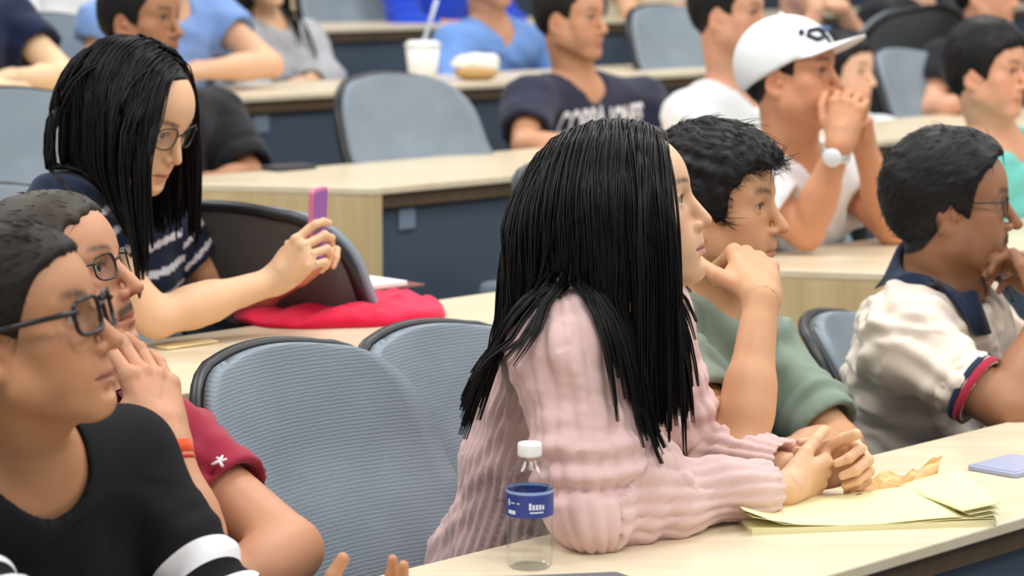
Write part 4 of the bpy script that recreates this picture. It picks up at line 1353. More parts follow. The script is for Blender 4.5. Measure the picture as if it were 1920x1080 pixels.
# ---- woman with the phone
def navy_stripes(d):
    c = np.tile(srgb(26, 38, 62), (len(d['V']), 1))
    h = d['up'] * 0.5
    m = ((h % 0.050) < 0.013) & (d['up'] < 0.86) & (d['arm'] == 0)
    m |= (d['up'] > 0.93) & (d['up'] < 0.975)
    m |= (d['arm'] > 0) & (((d['u'] % 0.16) < 0.04))
    c[m] = srgb(226, 228, 234)
    return c
navys = cloth('navy_striped_jersey', srgb(26, 38, 62), 0.9, 700.0, 0.06, 0.25, attr=True)
f28, r28 = dirs(30)
nb = px(182, 352, 4.22)
w_r = px(512, 528, 4.16); w_l = px(560, 510, 4.32)
PH = px(590, 445, 4.20)
phonep = person('woman with long black hair and glasses looking down at her phone', px(253, 222, 4.10), 26, -24, 0, 1.0, 'f', face=dict(jaw=0.96, chin=0.95, nose=0.80, lips=1.1, brow=0.75, width=0.98, ears=0.45), skin=srgb(224, 180, 146), brow=srgb(44, 36, 32), lip=srgb(196, 124, 112),
    neck=nb, sh={'R': px(118, 408, 4.03), 'L': px(296, 415, 4.38)}, pelvis=px(110, 740, 4.42),
    arms={'R': dict(e=px(292, 597, 4.02), w=w_r, sleeve=0.5, hand=dict(fd=px(575, 465, 4.14) - w_r, pn=V3(0.75, 0.55, 0.25), curls=[(25, 45, 20), (45, 55, 30), (55, 60, 35), (60, 60, 35)], thumb=(25, 35, 0))),
          'L': dict(e=px(448, 572, 4.46), w=w_l, sleeve=0.42, hand=dict(fd=px(602, 440, 4.27) - w_l, pn=V3(0.35, -0.9, 0.1), curl=(45, 50, 30), thumb=(30, 25, 0)))},
    top=dict(mat=navys, loose=0.012, res=0.0050, folds=0.005, fold_f=40, seed=31, colour=navy_stripes, sleeve_r=0.018), trousers=JEANS, seat_dir=f28, floor=STEP, fineh=0.003)
zp = px(150, 255, 4.1)[2]
def guide_phone(P, t, sd, rng):
    g = np.zeros_like(P)
    low = np.clip((zp - P[:, 2]) / 0.05, 0, 1)
    g[:, 0] += low * np.clip((px(285, 300, 4.1)[0] - P[:, 0]) / 0.10, 0, 1) * 0.34
    return g
long_hair(phonep['root'], phonep['H'], phonep['R'], phonep['s'], phonep['w'], LONG_H, phonep['top_field'], N=2600, kids=12, seg=15, length=0.37, part=0.0, seed=7, front=0.058, guide=guide_phone, off=0.008, top=0.004, sw=0.0013,
          face_clear=((0, 0.114, -0.054), (0.094, 0.085, 0.132)), spread=0.010, keep=lambda p: (p[:, :, 0].min(1) > px(88, 300, 4.1)[0]) & (p[:, :, 0].max(1) < px(388, 400, 4.25)[0]), split=[(px(170, 300, 4.0), px(110, 430, 3.98), 0.003, 0.075)])
glasses(phonep, THINF, LENS_M, 0.0245, 0.0195, 0.0013, sq=2.6)

# ---- man in the white cap
whitet = cloth('white_cotton', srgb(232, 232, 234), 0.9, 700.0, 0.04, 0.3)
f42, r42 = dirs(40)
nb = px(1487, 300, 5.46)
w_r = px(1574, 272, 5.20); w_l = px(1618, 268, 5.36)
capp = person('man in white baseball cap and white T-shirt leaning on clasped hands', px(1484, 146, 5.4), 28, 6, 0, 1.05, 'm', face=dict(nose=0.95, fat=0.003), skin=srgb(206, 146, 112), brow=srgb(34, 28, 26),
    hairline=HL_SHORT, scalp=srgb(30, 28, 28), neck=nb, sh={'R': nb + r42 * 0.20 + V3(0, 0, -0.045), 'L': nb - r42 * 0.20 + V3(0, 0, -0.045)}, pelvis=px(1455, 590, 5.6),
    arms={'R': dict(e=px(1512, 437, 5.28), w=w_r, sleeve=0.55, hand=dict(fd=px(1585, 205, 5.22) - w_r, pn=V3(0.35, 0.85, 0.2), curl=(55, 65, 40), thumb=(40, 15, 20))),
          'L': dict(e=px(1672, 428, 5.46), w=w_l, sleeve=0.55, hand=dict(fd=px(1595, 195, 5.28) - w_l, pn=V3(-0.6, -0.75, 0.1), curl=(55, 65, 40), thumb=(40, 15, 20)))},
    top=dict(mat=whitet, loose=0.016, res=0.008, folds=0.006, seed=41, sleeve_r=0.024, neck='v', neck_w=0.012), trousers=JEANS, seat_dir=f42, floor=STEP, fineh=0.0038, res=0.010)
hair_cap(capp['root'], capp['H'], capp['R'], capp['s'], capp['w'], BLACK_H, HL_SHORT, top=0.004, side=0.005, seed=2, strands=600, slen=0.015)
def cap_hat(r):
    H, R, s = r['H'], r['R'], r['s']
    F = Field()
    F.ell((0, -0.012, 0.042), (0.087, 0.109, 0.093), None, 0.01)
    F.ell((0, -0.010, 0.020), (0.089, 0.111, 0.096), None, 0.02)
    F.plane((0, 0.09, 0.058), nrm(V3(0, 0.42, -1.0)), 0.004)
    V, Q = F.mesh(0.004)
    ang = np.arctan2(V[:, 1] + 0.012, V[:, 0])
    N = vnormals(V, Q)
    V = V - N * (0.0022 * np.exp(-((np.mod(ang, math.pi / 3) - math.pi / 6) / 0.035) ** 2) * (V[:, 2] > 0.07))[:, None]
    L = lambda P: H + s * (np.asarray(P) @ R.T)
    root = mesh_obj('cap', L(V), Q, whitec, r['root'], True)
    # brim: curved plate
    P, Fc = [], []; n, m = 22, 8
    for i in range(n + 1):
        a = math.radians(28 + 124 * i / n)
        for j in range(m + 1):
            t = j / m
            x = math.cos(a) * lerp(0.086, 0.080, t); y0 = -0.012 + math.sin(a) * 0.108
            y = y0 + t * 0.074 * max(0.0, math.sin(a)) ** 0.8
            z = 0.0585 + (y0 - 0.09) * 0.42 + t * 0.012 - 1.6 * x * x * t
            P.append(V3(x, y, z))
    for i in range(n):
        for j in range(m): Fc.append((i * (m + 1) + j, (i + 1) * (m + 1) + j, (i + 1) * (m + 1) + j + 1, i * (m + 1) + j + 1))
    b = mesh_obj('brim', L(np.array(P)), Fc, whitec, root, True)
    so = b.modifiers.new('thick', 'SOLIDIFY'); so.thickness = 0.004 * s
    # button and emblem strokes embroidered on the front panel
    mb = MB(); mb.lathe([(0.007, 0.0), (0.006, 0.004), (0.001, 0.006)], 10)
    mesh_obj('button', L(np.array(mb.v) + V3(0, -0.012, 0.135)), mb.f, whitec, root, True)
    def onto(u, v):
        p = V3(u, 0.12, v); c = V3(0, -0.012, 0.040)
        for k in range(40):
            d = F.eval(p[None])[0]
            p = p - V3(0, 1, 0) * d * 0.6
        return p + V3(0, 0.002, 0)
    em = MB()
    strokes = [[(-0.018, 0.122), (-0.006, 0.128), (0.012, 0.126), (0.020, 0.118), (0.012, 0.110), (0.0, 0.112)],
               [(-0.006, 0.126), (-0.010, 0.112), (-0.016, 0.098), (-0.012, 0.090)], [(0.020, 0.128), (0.026, 0.120)]]
    for st in strokes:
        em.tube([L(onto(u * 1.25 + 0.026, v * 1.2 - 0.056)) for u, v in st], 0.0060, 6)
    em.build('emblem', navyk, root, True)
whitec = cloth('white_twill', srgb(236, 237, 238), 0.85, 800.0, 0.03, 0.2)
navyk = cloth('navy_thread', srgb(40, 48, 66))
cap_hat(capp)
wa = w_r - px(1512, 437, 5.28)
band(capp, w_r - nrm(wa) * 0.02, wa, 0.029, 0.020, plain('steel', srgb(200, 202, 206), 0.3, 0.03, 30, metal=0.7), 'watch_strap', 0.004)
dial = MB(); dn = nrm(V3(-0.25, -0.95, 0.15) - nrm(wa) * np.dot(V3(-0.25, -0.95, 0.15), nrm(wa))); dx = nrm(wa); dy = np.cross(dn, dx)
for i in range(1):
    c = w_r - dx * 0.02 + dn * 0.030; P = []
    for (rr, h) in ((0.020, 0), (0.021, 0.005), (0.018, 0.008)):
        for j in range(20):
            a = 2 * math.pi * j / 20; P.append(c + dx * rr * math.cos(a) + dy * rr * math.sin(a) + dn * h)
    dial.add(P, [(i * 20 + j, i * 20 + (j + 1) % 20, (i + 1) * 20 + (j + 1) % 20, (i + 1) * 20 + j) for i in range(2) for j in range(20)] + [tuple(range(40, 60))])
dial.build('watch_dial', plain('watch_white', srgb(240, 240, 242), 0.25, 0.02, 20), capp['root'], True)

# ---- the rows behind
def back_person(label, head, yaw, neck, topm, phi=45, up=0.0, shR=None, shL=None, eR=None, wR=None, eL=None, wL=None, hw=0.20, skin=SK_TAN, sex='m', row=2,
                hs=1.0, hair=BLACK_H, hl=HL_SHORT, htop=0.018, hside=0.009, hand_on=True, fineh=0.0072, strands=320, sleeve=0.55, folds=0.006, seed=1, face=None, beard=0.1,
                neck_kind='round', hair_len=None, handR=None, handL=None, bulk=1.0, loose=0.016, topname='shirt', drop=0.0, colour=None):
    f, r_ = dirs(phi)
    nbk = px(*neck); Hd = px(*head)
    sR = px(*shR) if shR else nbk + r_ * hw + V3(0, 0, -0.045)
    sL = px(*shL) if shL else nbk - r_ * hw + V3(0, 0, -0.045)
    fl = STEP * row
    pv = nbk - f * 0.10; pv[2] = max(fl + 0.50, nbk[2] - 0.56)
    pv[2] = fl + 0.54
    arms = {}
    def deflt(S, sg):
        e = S + f * 0.16 + r_ * sg * 0.05 + V3(0, 0, -0.22); w = e + f * 0.17 - r_ * sg * 0.16 + V3(0, 0, 0.02)
        return e, w
    for sd, S, e, w, sg, hd in (('R', sR, eR, wR, 1, handR), ('L', sL, eL, wL, -1, handL)):
        E, W = deflt(S, sg)
        if e: E = px(*e)
        if w: W = px(*w)
        h = dict(fd=W - E, pn=V3(0, 0, -1), curl=(20, 25, 15))
        if hd: h.update(hd)
        arms[sd] = dict(e=E, w=W, hand=h, sleeve=sleeve)
    rec = person(label, Hd, yaw, up, 0, hs, sex, face=face, skin=skin, brow=srgb(36, 30, 28), beard=beard if sex == 'm' else 0, hairline=hl, scalp=srgb(34, 30, 29), neck=nbk, sh={'R': sR, 'L': sL}, pelvis=pv,
        arms=arms, top=dict(mat=topm, loose=loose, res=0.0135, folds=folds, seed=seed, sleeve_r=0.022, neck=neck_kind, neck_drop=drop, name=topname, colour=colour), trousers=DARKTR, seat_dir=f, floor=fl, fineh=fineh, res=0.014, bulk=bulk)
    if hair_len:
        long_hair(rec['root'], rec['H'], rec['R'], rec['s'], rec['w'], hair, rec['top_field'], N=800, kids=10, length=hair_len, part=0.0, seed=seed, sw=0.0024, seg=11, caph=0.008, face_clear=((0, 0.115, -0.035), (0.095, 0.085, 0.14)))
    else:
        hair_cap(rec['root'], rec['H'], rec['R'], rec['s'], rec['w'], hair, hl, top=htop, side=hside, seed=seed, strands=strands, fine=0.0066, slen=0.025, sw=0.0016)
    return rec
navyt = cloth('navy_cotton', srgb(46, 48, 68)); blackt = cloth('black_cotton', srgb(30, 31, 36)); lblue = cloth('light_blue_shirt', srgb(128, 162, 220)); bluesh = cloth('blue_shirt', srgb(104, 142, 204))
whit2 = cloth('white_tee', srgb(236, 236, 238)); teal = cloth('teal_tee', srgb(118, 206, 200)); greyt = cloth('grey_top', srgb(176, 176, 180)); dnavy = cloth('dark_navy', srgb(24, 34, 66)); creamt = cloth('cream_shirt', srgb(226, 218, 196)); royal = cloth('royal_blue', srgb(30, 66, 190))
whiteshirt = cloth('pale_shirt', srgb(222, 224, 228))
navyman = back_person('man in navy T-shirt with white lettering, arms on the desk', (1071, 38, 6.9), 30, (1083, 165, 6.95), navyt, 55, shR=(990, 195, 6.78), shL=(1205, 195, 7.15), eR=(985, 275, 6.62), wR=(1090, 278, 6.50), eL=(1262, 275, 7.10), wL=(1160, 282, 6.75), skin=srgb(204, 150, 118), hl=HL_SHORT, htop=0.008, hside=0.005, hair=BROWN_H, row=2, seed=51, fineh=0.0044, face=dict(jaw=1.05, fat=0.003), beard=0.25, sleeve=0.68)
back_person('man with short black hair in black shirt behind the phone user', (266, 40, 5.9), 25, (300, 190, 5.95), blackt, 40, shR=(215, 235, 5.8), shL=(405, 222, 6.15), eL=(470, 335, 6.0), wL=(390, 345, 5.8), skin=srgb(168, 118, 88), row=2, seed=52, fineh=0.0042, hl=HL_LOW, htop=0.026, hside=0.006, beard=0.35, sleeve=0.9)
back_person('man in plain white T-shirt seated behind the white cap', (1366, 30, 6.6), 24, (1372, 172, 6.65), whit2, 40, shR=(1298, 220, 6.5), shL=(1450, 220, 6.9), skin=srgb(216, 160, 132), row=2, seed=53, fineh=0.0044, htop=0.008, hside=0.004, face=dict(fat=0.003))
back_person('dark-haired man in teal shirt at the right edge', (1852, 138, 6.0), 36, (1872, 272, 6.05), teal, 45, skin=srgb(222, 164, 136), row=1, hs=0.98, seed=54, fineh=0.0042, hl=HL_LOW, htop=0.026, hside=0.012, beard=0.05)
back_person('man in blue open-collared shirt behind the drinks cup', (912, -48, 8.2), 35, (922, 52, 8.25), bluesh, 50, shR=(850, 88, 8.1), shL=(1000, 90, 8.5), eR=(842, 165, 7.95), wR=(905, 162, 7.75), skin=srgb(196, 146, 118), row=3, seed=55, neck_kind='v', sleeve=1.5)
back_person('person in light blue shirt with bare forearm laid on the desk', (310, -88, 7.0), 25, (305, 10, 7.05), lblue, 45, shR=(195, 48, 6.85), shL=(392, 25, 7.22), eR=(178, 125, 6.82), wR=(260, 138, 6.62), eL=(508, 122, 7.12), wL=(372, 132, 6.86), skin=srgb(224, 178, 146), row=3, seed=56, sleeve=0.45)
back_person('woman with long dark hair in pale grey top', (482, -52, 7.85), 30, (500, 45, 7.95), greyt, 45, shR=(448, 75, 7.8), shL=(572, 80, 8.1), eL=(612, 150, 8.0), wL=(560, 158, 7.75), skin=SK_LIGHT, sex='f', row=3, seed=57, hair_len=0.42, hair=hair_mat('dark_hair_back', srgb(36, 31, 28)), sleeve=1.6)
back_person('person in dark navy shirt with folded arms at the left edge', (-75, -98, 6.5), 30, (-70, 10, 6.55), dnavy, 45, shR=(-150, 40, 6.4), shL=(12, 35, 6.72), eL=(128, 148, 6.55), wL=(20, 148, 6.32), eR=(-150, 150, 6.2), wR=(-20, 160, 6.1), skin=srgb(232, 196, 160), row=3, seed=58)
back_person('pale-faced person just past the brim of the white cap', (1580, 138, 7.5), 36, (1588, 245, 7.55), whiteshirt, 45, skin=srgb(230, 184, 160), row=2, seed=59, hl=HL_LOW, htop=0.02)
back_person('person in black T-shirt in the upper right rows', (1704, -88, 8.85), 45, (1714, -2, 8.9), blackt, 55, shR=(1645, 40, 8.7), shL=(1795, 42, 9.15), skin=srgb(226, 180, 150), row=3, seed=60, sleeve=0.9, drop=0.02)
back_person('man in black shirt at upper right with bare forearm', (1850, -8, 8.2), 32, (1850, 88, 8.25), blackt, 45, shR=(1765, 120, 8.1), shL=(1925, 122, 8.5), eR=(1742, 212, 7.95), wR=(1822, 188, 7.8), skin=srgb(216, 162, 136), row=2, seed=61)
back_person('person behind the white cap with raised forearms', (1500, -34, 8.6), 40, (1500, 72, 8.65), lblue, 50, shR=(1440, 100, 8.5), shL=(1590, 105, 8.85), eL=(1632, 112, 8.5), wL=(1578, 14, 8.38), eR=(1500, 125, 8.25), wR=(1530, 15, 8.25), skin=srgb(222, 170, 142), row=3, seed=62,
            handL=dict(fd=px(1530, -5, 8.4) - px(1578, 14, 8.38), pn=V3(-0.3, 0.5, -0.6), curl=(40, 50, 30)), handR=dict(fd=V3(0, 0.2, 1), pn=V3(-0.2, 0.9, 0), curl=(40, 50, 30)))
back_person('person in cream shirt with arms on the rearmost desk', (1215, -160, 9.9), 40, (1225, -75, 9.95), creamt, 50, eR=(1185, 30, 9.75), wR=(1250, 22, 9.55), eL=(1325, 32, 10.1), wL=(1270, 18, 9.7), skin=srgb(226, 178, 146), row=4, seed=63)
back_person('person in white shirt in the upper left rows', (112, -150, 7.95), 35, (120, -62, 8.0), whiteshirt, 45, skin=srgb(226, 178, 146), row=4, seed=64, sleeve=1.4, hair_len=0.40, sex='f')
back_person('person in royal blue top in the rear row', (800, -165, 9.3), 40, (815, -75, 9.35), royal, 50, skin=srgb(206, 154, 124), row=4, seed=65, sleeve=1.6)

# lettering on the navy T-shirt
def shirt_text(rec, txt, size, up, x0, mat, sx=1.0):
    cu = bpy.data.curves.new('lettering', 'FONT'); cu.body = txt; cu.size = size; cu.align_x = 'CENTER'; cu.extrude = 0.0; cu.offset = 0.0035
    tmp = bpy.data.objects.new('lettering', cu); COL.objects.link(tmp)
    dg = bpy.context.evaluated_depsgraph_get()
    me = tmp.evaluated_get(dg).to_mesh()
    P = np.array([v.co for v in me.vertices]); Fc = [tuple(p.vertices) for p in me.polygons]
    COL.objects.unlink(tmp); bpy.data.objects.remove(tmp)
    T, C, F = rec['T'], rec['C'], rec['top_field']
    # lettering reads left to right for someone facing the wearer
    P = C(up)[None] + (-T[:, 0])[None] * (P[:, :1] * sx + x0) + T[:, 2][None] * P[:, 1:2] + T[:, 1][None] * 0.30
    for k in range(30): P = P - T[:, 1][None] * (F.eval(P) * 0.75)[:, None]
    P = P + T[:, 1][None] * 0.008
    mesh_obj('lettering', P, Fc, mat, rec['root'], False)
print_white = cloth('white_print', srgb(240, 241, 245), 0.8)
shirt_text(navyman, 'COBRA', 0.105, 0.73, -0.075, print_white, 0.55)
shirt_text(navyman, 'JONES', 0.085, 0.745, 0.110, print_white, 0.62)

# ------------------------------------------------------------------ chairs
def chair_back(label, x, y, Y, face_deg, row, h=1.0):
    """chair whose backrest middle is seen at column x, at distance Y"""
    p = px(x, y, Y); f, _ = dirs(face_deg)
    b = p + f * 0.285
    return chair(label, b, face_deg, row, h)
chair_back('empty grey mesh chair between the red polo and the pink sweater', 602, 850, 3.50, 41, 0)
chair_back('grey mesh chair behind the woman in the pink sweater', 880, 800, 3.84, 42, 0, 0.975)
chair_back('dark-backed swivel chair turned away behind the phone', 492, 480, 4.45, -62, 1)
chair_back('empty grey chair behind the bench desk with the dark front', 770, 230, 6.25, 50, 2)
chair_back('grey chair between the slate desk front and the pink sweater woman\'s hair', 1120, 380, 5.15, 45, 1)
chair_back('dark-sided chair under the man in the cream polo', 1640, 720, 4.55, 22, 0, 0.885)
chair_back('dark-rimmed chair behind the man in green', 1455, 760, 4.42, 25, 0, 0.825)
chair_back('grey chair at the far left behind the phone user', 60, 260, 5.60, 45, 2)
chair_back('pale grey chair at the top centre behind the rear desk', 655, 20, 9.2, 55, 4)
chair_back('grey chair right of the navy T-shirt man', 1275, 120, 8.3, 50, 3)
chair_back('grey chair at upper left beside the navy sleeve', 120, 100, 7.2, 50, 3)
chair_back('blue-grey chair under the upper right desk', 1722, 215, 7.9, 40, 2)
chair_back('black chair back in front of the black T-shirt', 1700, 95, 8.35, -120, 3)
chair_back('chair under the woman in the black top', -160, 1000, 3.10, 45, 0)
chair_back('chair under the man in the red polo', 30, 950, 3.40, 40, 0, 0.89)
chair_back('chair under the woman with the phone', 60, 560, 4.62, 30, 1)
chair_back('chair under the man in the white cap', 1440, 380, 5.85, 40, 1)

# ------------------------------------------------------------------ things on the desks
DZ = [0.74 + STEP * k for k in range(6)]
def on_desk(x, y, row, dz=0.0):
    """point on the desk top of a row seen at pixel (x, y)"""
    u, v = (x - 960.0) / FPX, -(y - 540.0) / FPX
    cp, sp = math.cos(PITCH), math.sin(PITCH)
    d = np.array([u, cp + v * sp, -sp + v * cp])
    t = (DZ[row] + dz - CAM_Z) / d[2]
    return np.array([0, 0, CAM_Z]) + d * t

# water bottle
def clear_plastic():
    t = NT('clear_plastic'); out = t.n['Material Output']
    tr = t.node('ShaderNodeBsdfTransparent'); tr.inputs[0].default_value = (0.965, 0.975, 0.98, 1)
    gl = t.node('ShaderNodeBsdfGlossy'); gl.inputs['Roughness'].default_value = 0.08
    lw = t.node('ShaderNodeLayerWeight'); lw.inputs[0].default_value = 0.32
    mx = t.node('ShaderNodeMixShader'); t.link(t.math('MULTIPLY', lw.outputs['Facing'], 0.42, True), mx.inputs[0])
    t.link(tr.outputs[0], mx.inputs[1]); t.link(gl.outputs[0], mx.inputs[2]); t.link(mx.outputs[0], out.inputs[0])
    return t.m
CLEAR = clear_plastic()
WHITEP = plain('white_plastic', srgb(238, 240, 240), 0.4, 0.02, 20.0)
LABELB = plain('blue_label', srgb(44, 62, 140), 0.4, 0.06, 20.0)
LABELL = plain('pale_blue_label', srgb(140, 170, 214), 0.4, 0.03, 20.0)
LABELW = plain('label_print', srgb(214, 222, 238), 0.5, 0.02, 20.0)
bp = on_desk(993, 1062, 0)
bt = empty('water_bottle', bp, 'clear water bottle with white cap and blue label', 'bottle')
prof = [(0.026, 0.000), (0.0295, 0.004), (0.0305, 0.014), (0.0295, 0.020), (0.0305, 0.026), (0.0300, 0.038), (0.0308, 0.044), (0.0300, 0.056), (0.0308, 0.066),
        (0.0305, 0.070), (0.0305, 0.106), (0.0310, 0.112), (0.0290, 0.122), (0.0230, 0.133), (0.0160, 0.142), (0.0135, 0.146), (0.0135, 0.152)]
m = MB(); m.lathe(prof, 36, bp); m.build('bottle_body', CLEAR, bt, True)
m = MB(); m.lathe([(0.0152, 0.1475), (0.0158, 0.1495), (0.0158, 0.162), (0.0148, 0.1645), (0.004, 0.165)], 30, bp); m.build('cap', WHITEP, bt, True)
m = MB(); m.lathe([(0.0312, 0.071), (0.0312, 0.101)], 40, bp, cap=False); lb = m.build('label', LABELB, bt, True)
m = MB(); m.lathe([(0.0313, 0.101), (0.0313, 0.105)], 40, bp, cap=False); m.build('label_edge', LABELL, lb, True)
def label_mark(a0, a1, z0, z1):
    P = []; n = 6
    for i in range(n + 1):
        a = math.radians(lerp(a0, a1, i / n))
        for z in (z0, z1): P.append((bp[0] + 0.0316 * math.cos(a), bp[1] + 0.0316 * math.sin(a), bp[2] + z))
    mm = MB(); mm.add(P, [(2 * i, 2 * i + 2, 2 * i + 3, 2 * i + 1) for i in range(n)]); mm.build('label_print', LABELW, lb, True)
for i, (a0, a1, z0, z1) in enumerate(((-92, -86, 0.082, 0.091), (-84, -78, 0.082, 0.089), (-76, -70, 0.082, 0.089), (-68, -62, 0.082, 0.089), (-60, -54, 0.082, 0.088), (-90, -56, 0.0775, 0.0795),
                                      (-150, -144, 0.086, 0.094), (-150, -126, 0.075, 0.080), (-140, -128, 0.089, 0.0905), (-122, -114, 0.089, 0.0905))):
    label_mark(a0, a1, z0, z1)

# yellow writing pad with curled sheets
PAPER_Y = plain('yellow_paper', srgb(232, 226, 176), 0.8, 0.03, 30.0)
def curled_sheet(name, corners, mat, parent, h0, amp, n=16, m=10, seed=0, th=0.0006, fn=None):
    a, b, c, d = [np.asarray(q, float) for q in corners]
    P, F = [], []
    for i in range(n + 1):
        for j in range(m + 1):
            u, v = i / n, j / m
            p = lerp(lerp(a, b, u), lerp(d, c, u), v)
            P.append(p + V3(0, 0, h0 + amp(u, v)))
    for i in range(n):
        for j in range(m): F.append((i * (m + 1) + j, (i + 1) * (m + 1) + j, (i + 1) * (m + 1) + j + 1, i * (m + 1) + j + 1))
    o = mesh_obj(name, P, F, mat, parent, True)
    so = o.modifiers.new('thick', 'SOLIDIFY'); so.thickness = th; so.offset = -1
    return o
a, b = on_desk(1410, 1003, 0), on_desk(1868, 985, 0)
e = nrm(b - a); back = nrm(np.cross(V3(0, 0, 1), e)); 
pad = empty('notepad', (a + b) / 2, 'yellow notepad with curled pages lying in front of the clasped hands', 'notepad')
dp = 0.17
mm = MB(); mm.add([a, b, b + back * dp, a + back * dp] + [q + V3(0, 0, 0.008) for q in (a, b, b + back * dp, a + back * dp)], [(0, 3, 2, 1), (4, 5, 6, 7), (0, 1, 5, 4), (1, 2, 6, 5), (2, 3, 7, 6), (3, 0, 4, 7)])
mm.build('page_block', PAPER_Y, pad)
curled_sheet('page', (a, b, b + back * dp, a + back * dp), PAPER_Y, pad, 0.009, lambda u, v: 0.016 * max(0, 1 - u * 5) * (1 - v) + 0.020 * max(0, (u - 0.72) / 0.28) ** 1.5 * v + 0.002 * math.sin(u * 9))
curled_sheet('page', (a - e * 0.012, b - e * 0.05, b - e * 0.05 + back * dp * 0.9, a + back * dp), PAPER_Y, pad, 0.011, lambda u, v: 0.022 * max(0, 1 - u * 6) * (1 - 0.5 * v) + 0.012 * u * v + 0.003 * math.sin(u * 7 + 1))
for k in range(3):
    curled_sheet('page', (b - e * (0.03 + 0.01 * k), b + e * 0.004, b + e * 0.004 + back * dp, b - e * 0.09 + back * dp), PAPER_Y, pad, 0.012 + 0.005 * k, lambda u, v, k=k: (0.010 + 0.007 * k) * u * (0.4 + 0.6 * v), 6, 6)

# crumpled snack wrapper
def wrapper_mat():
    t = NT('wrapper_paper'); n = t.noise(28.0, 3.0, t.coords())
    r = t.node('ShaderNodeMapRange', n_1=0.45, n_2=0.62); t.link(n.outputs[0], r.inputs[0])
    t.color(t.mix(r.outputs[0], srgb(196, 148, 74), srgb(216, 184, 124))); t.set(Roughness=0.45); return t.m
wq = [on_desk(1585, 952, 0), on_desk(1752, 930, 0), on_desk(1765, 900, 0), on_desk(1650, 905, 0)]
rngw = np.random.RandomState(5)
hh = rngw.rand(8, 6)
def wr_amp(u, v):
    i, j = u * 6.99, v * 4.99; i0, j0 = int(i), int(j); fu, fv = i - i0, j - j0
    q = lerp(lerp(hh[i0, j0], hh[i0 + 1, j0], fu), lerp(hh[i0, j0 + 1], hh[i0 + 1, j0 + 1], fu), fv)
    return 0.003 + 0.022 * q + 0.022 * max(0, (u - 0.5) / 0.5) * (0.5 + v * 0.5)
o = curled_sheet('snack_wrapper', wq, wrapper_mat(), None, 0.0, wr_amp, 24, 14)
o.data.polygons.foreach_set('use_smooth', np.zeros(len(o.data.polygons), bool))
set_tags(o, 'crumpled tan paper wrapper behind the yellow notepad', 'wrapper')

def slab(name, label, cat, c, ex, ey, th, mat, r=0.008, parent=None):
    """rounded flat box centred on c, spanned by half vectors ex, ey"""
    lx, ly = np.linalg.norm(ex), np.linalg.norm(ey); ux, uy = ex / lx, ey / ly; uz = nrm(np.cross(ux, uy))
    if uz[2] < -0.9: uy = -uy; uz = -uz
    pts = []
    for (sx, sy, a0) in ((1, 1, 0), (-1, 1, 90), (-1, -1, 180), (1, -1, 270)):
        for k in range(5):
            a = math.radians(a0 + 22.5 * k)
            pts.append(c + ux * (sx * (lx - r) + r * math.cos(a)) + uy * (sy * (ly - r) + r * math.sin(a)))
    n = len(pts)
    mm = MB(); mm.add(pts + [q + uz * th for q in pts], [tuple(reversed(range(n))), tuple(range(n, 2 * n))] + [(i, (i + 1) % n, n + (i + 1) % n, n + i) for i in range(n)])
    o = mm.build(name, mat, parent); bevel(o, min(0.002, th * 0.3))
    if label: set_tags(o, label, cat)
    return o, uz
# pale tablet at the right edge, dark tablet at the bottom edge
SILVER = plain('silver_case', srgb(168, 176, 204), 0.35, 0.03, 20.0, metal=0.2)
GREYC = plain('grey_case', srgb(96, 98, 108), 0.5, 0.04, 20.0)
c = on_desk(1900, 878, 0)
tb = empty('tablet', c, 'pale silver tablet lying flat at the right edge', 'tablet')
slab('case', None, None, c, ST(0.062, 0.0), ST(0.0, 0.045), 0.008, SILVER, 0.008, tb)
slab('screen', None, None, c + V3(0, 0, 0.008), ST(0.056, 0.0), ST(0.0, 0.039), 0.0012, plain('screen_glass', srgb(176, 186, 216), 0.15, 0.02, 10), 0.005, tb)
c = on_desk(1060, 1092, 0)
t2 = empty('folder', c, 'dark grey folder lying in front of the water bottle', 'folder')
slab('cover', None, None, c, V3(0.075, 0.012, 0), V3(-0.01, 0.014, 0), 0.004, GREYC, 0.004, t2)
slab('cover', None, None, c + V3(0.002, 0, 0.0045), V3(0.074, 0.012, 0), V3(-0.01, 0.014, 0), 0.003, GREYC, 0.004, t2)

# pink phone held up
PHC = px(590, 428, 4.19)
phn = empty('smartphone', PHC - V3(0, 0, 0.08), 'pink smartphone held upright in both hands', 'phone')
PINKP = plain('pink_case', srgb(214, 120, 156), 0.35, 0.05, 20.0); PURP = plain('purple_screen', srgb(150, 86, 170), 0.2, 0.1, 20.0)
ux = nrm(V3(0.30, 0.95, 0)); uy = nrm(V3(0.05, -0.02, 1.0)); 
slab('case', None, None, PHC, ux * 0.034, uy * 0.072, 0.009, PINKP, 0.010, phn)
slab('screen', None, None, PHC + nrm(np.cross(ux, uy)) * 0.009, ux * 0.030, uy * 0.066, 0.0008, PURP, 0.007, phn)
slab('camera_bump', None, None, PHC - nrm(np.cross(ux, uy)) * 0.0015 + uy * 0.055, ux * 0.008, uy * 0.010, 0.0015, PURP, 0.004, phn)

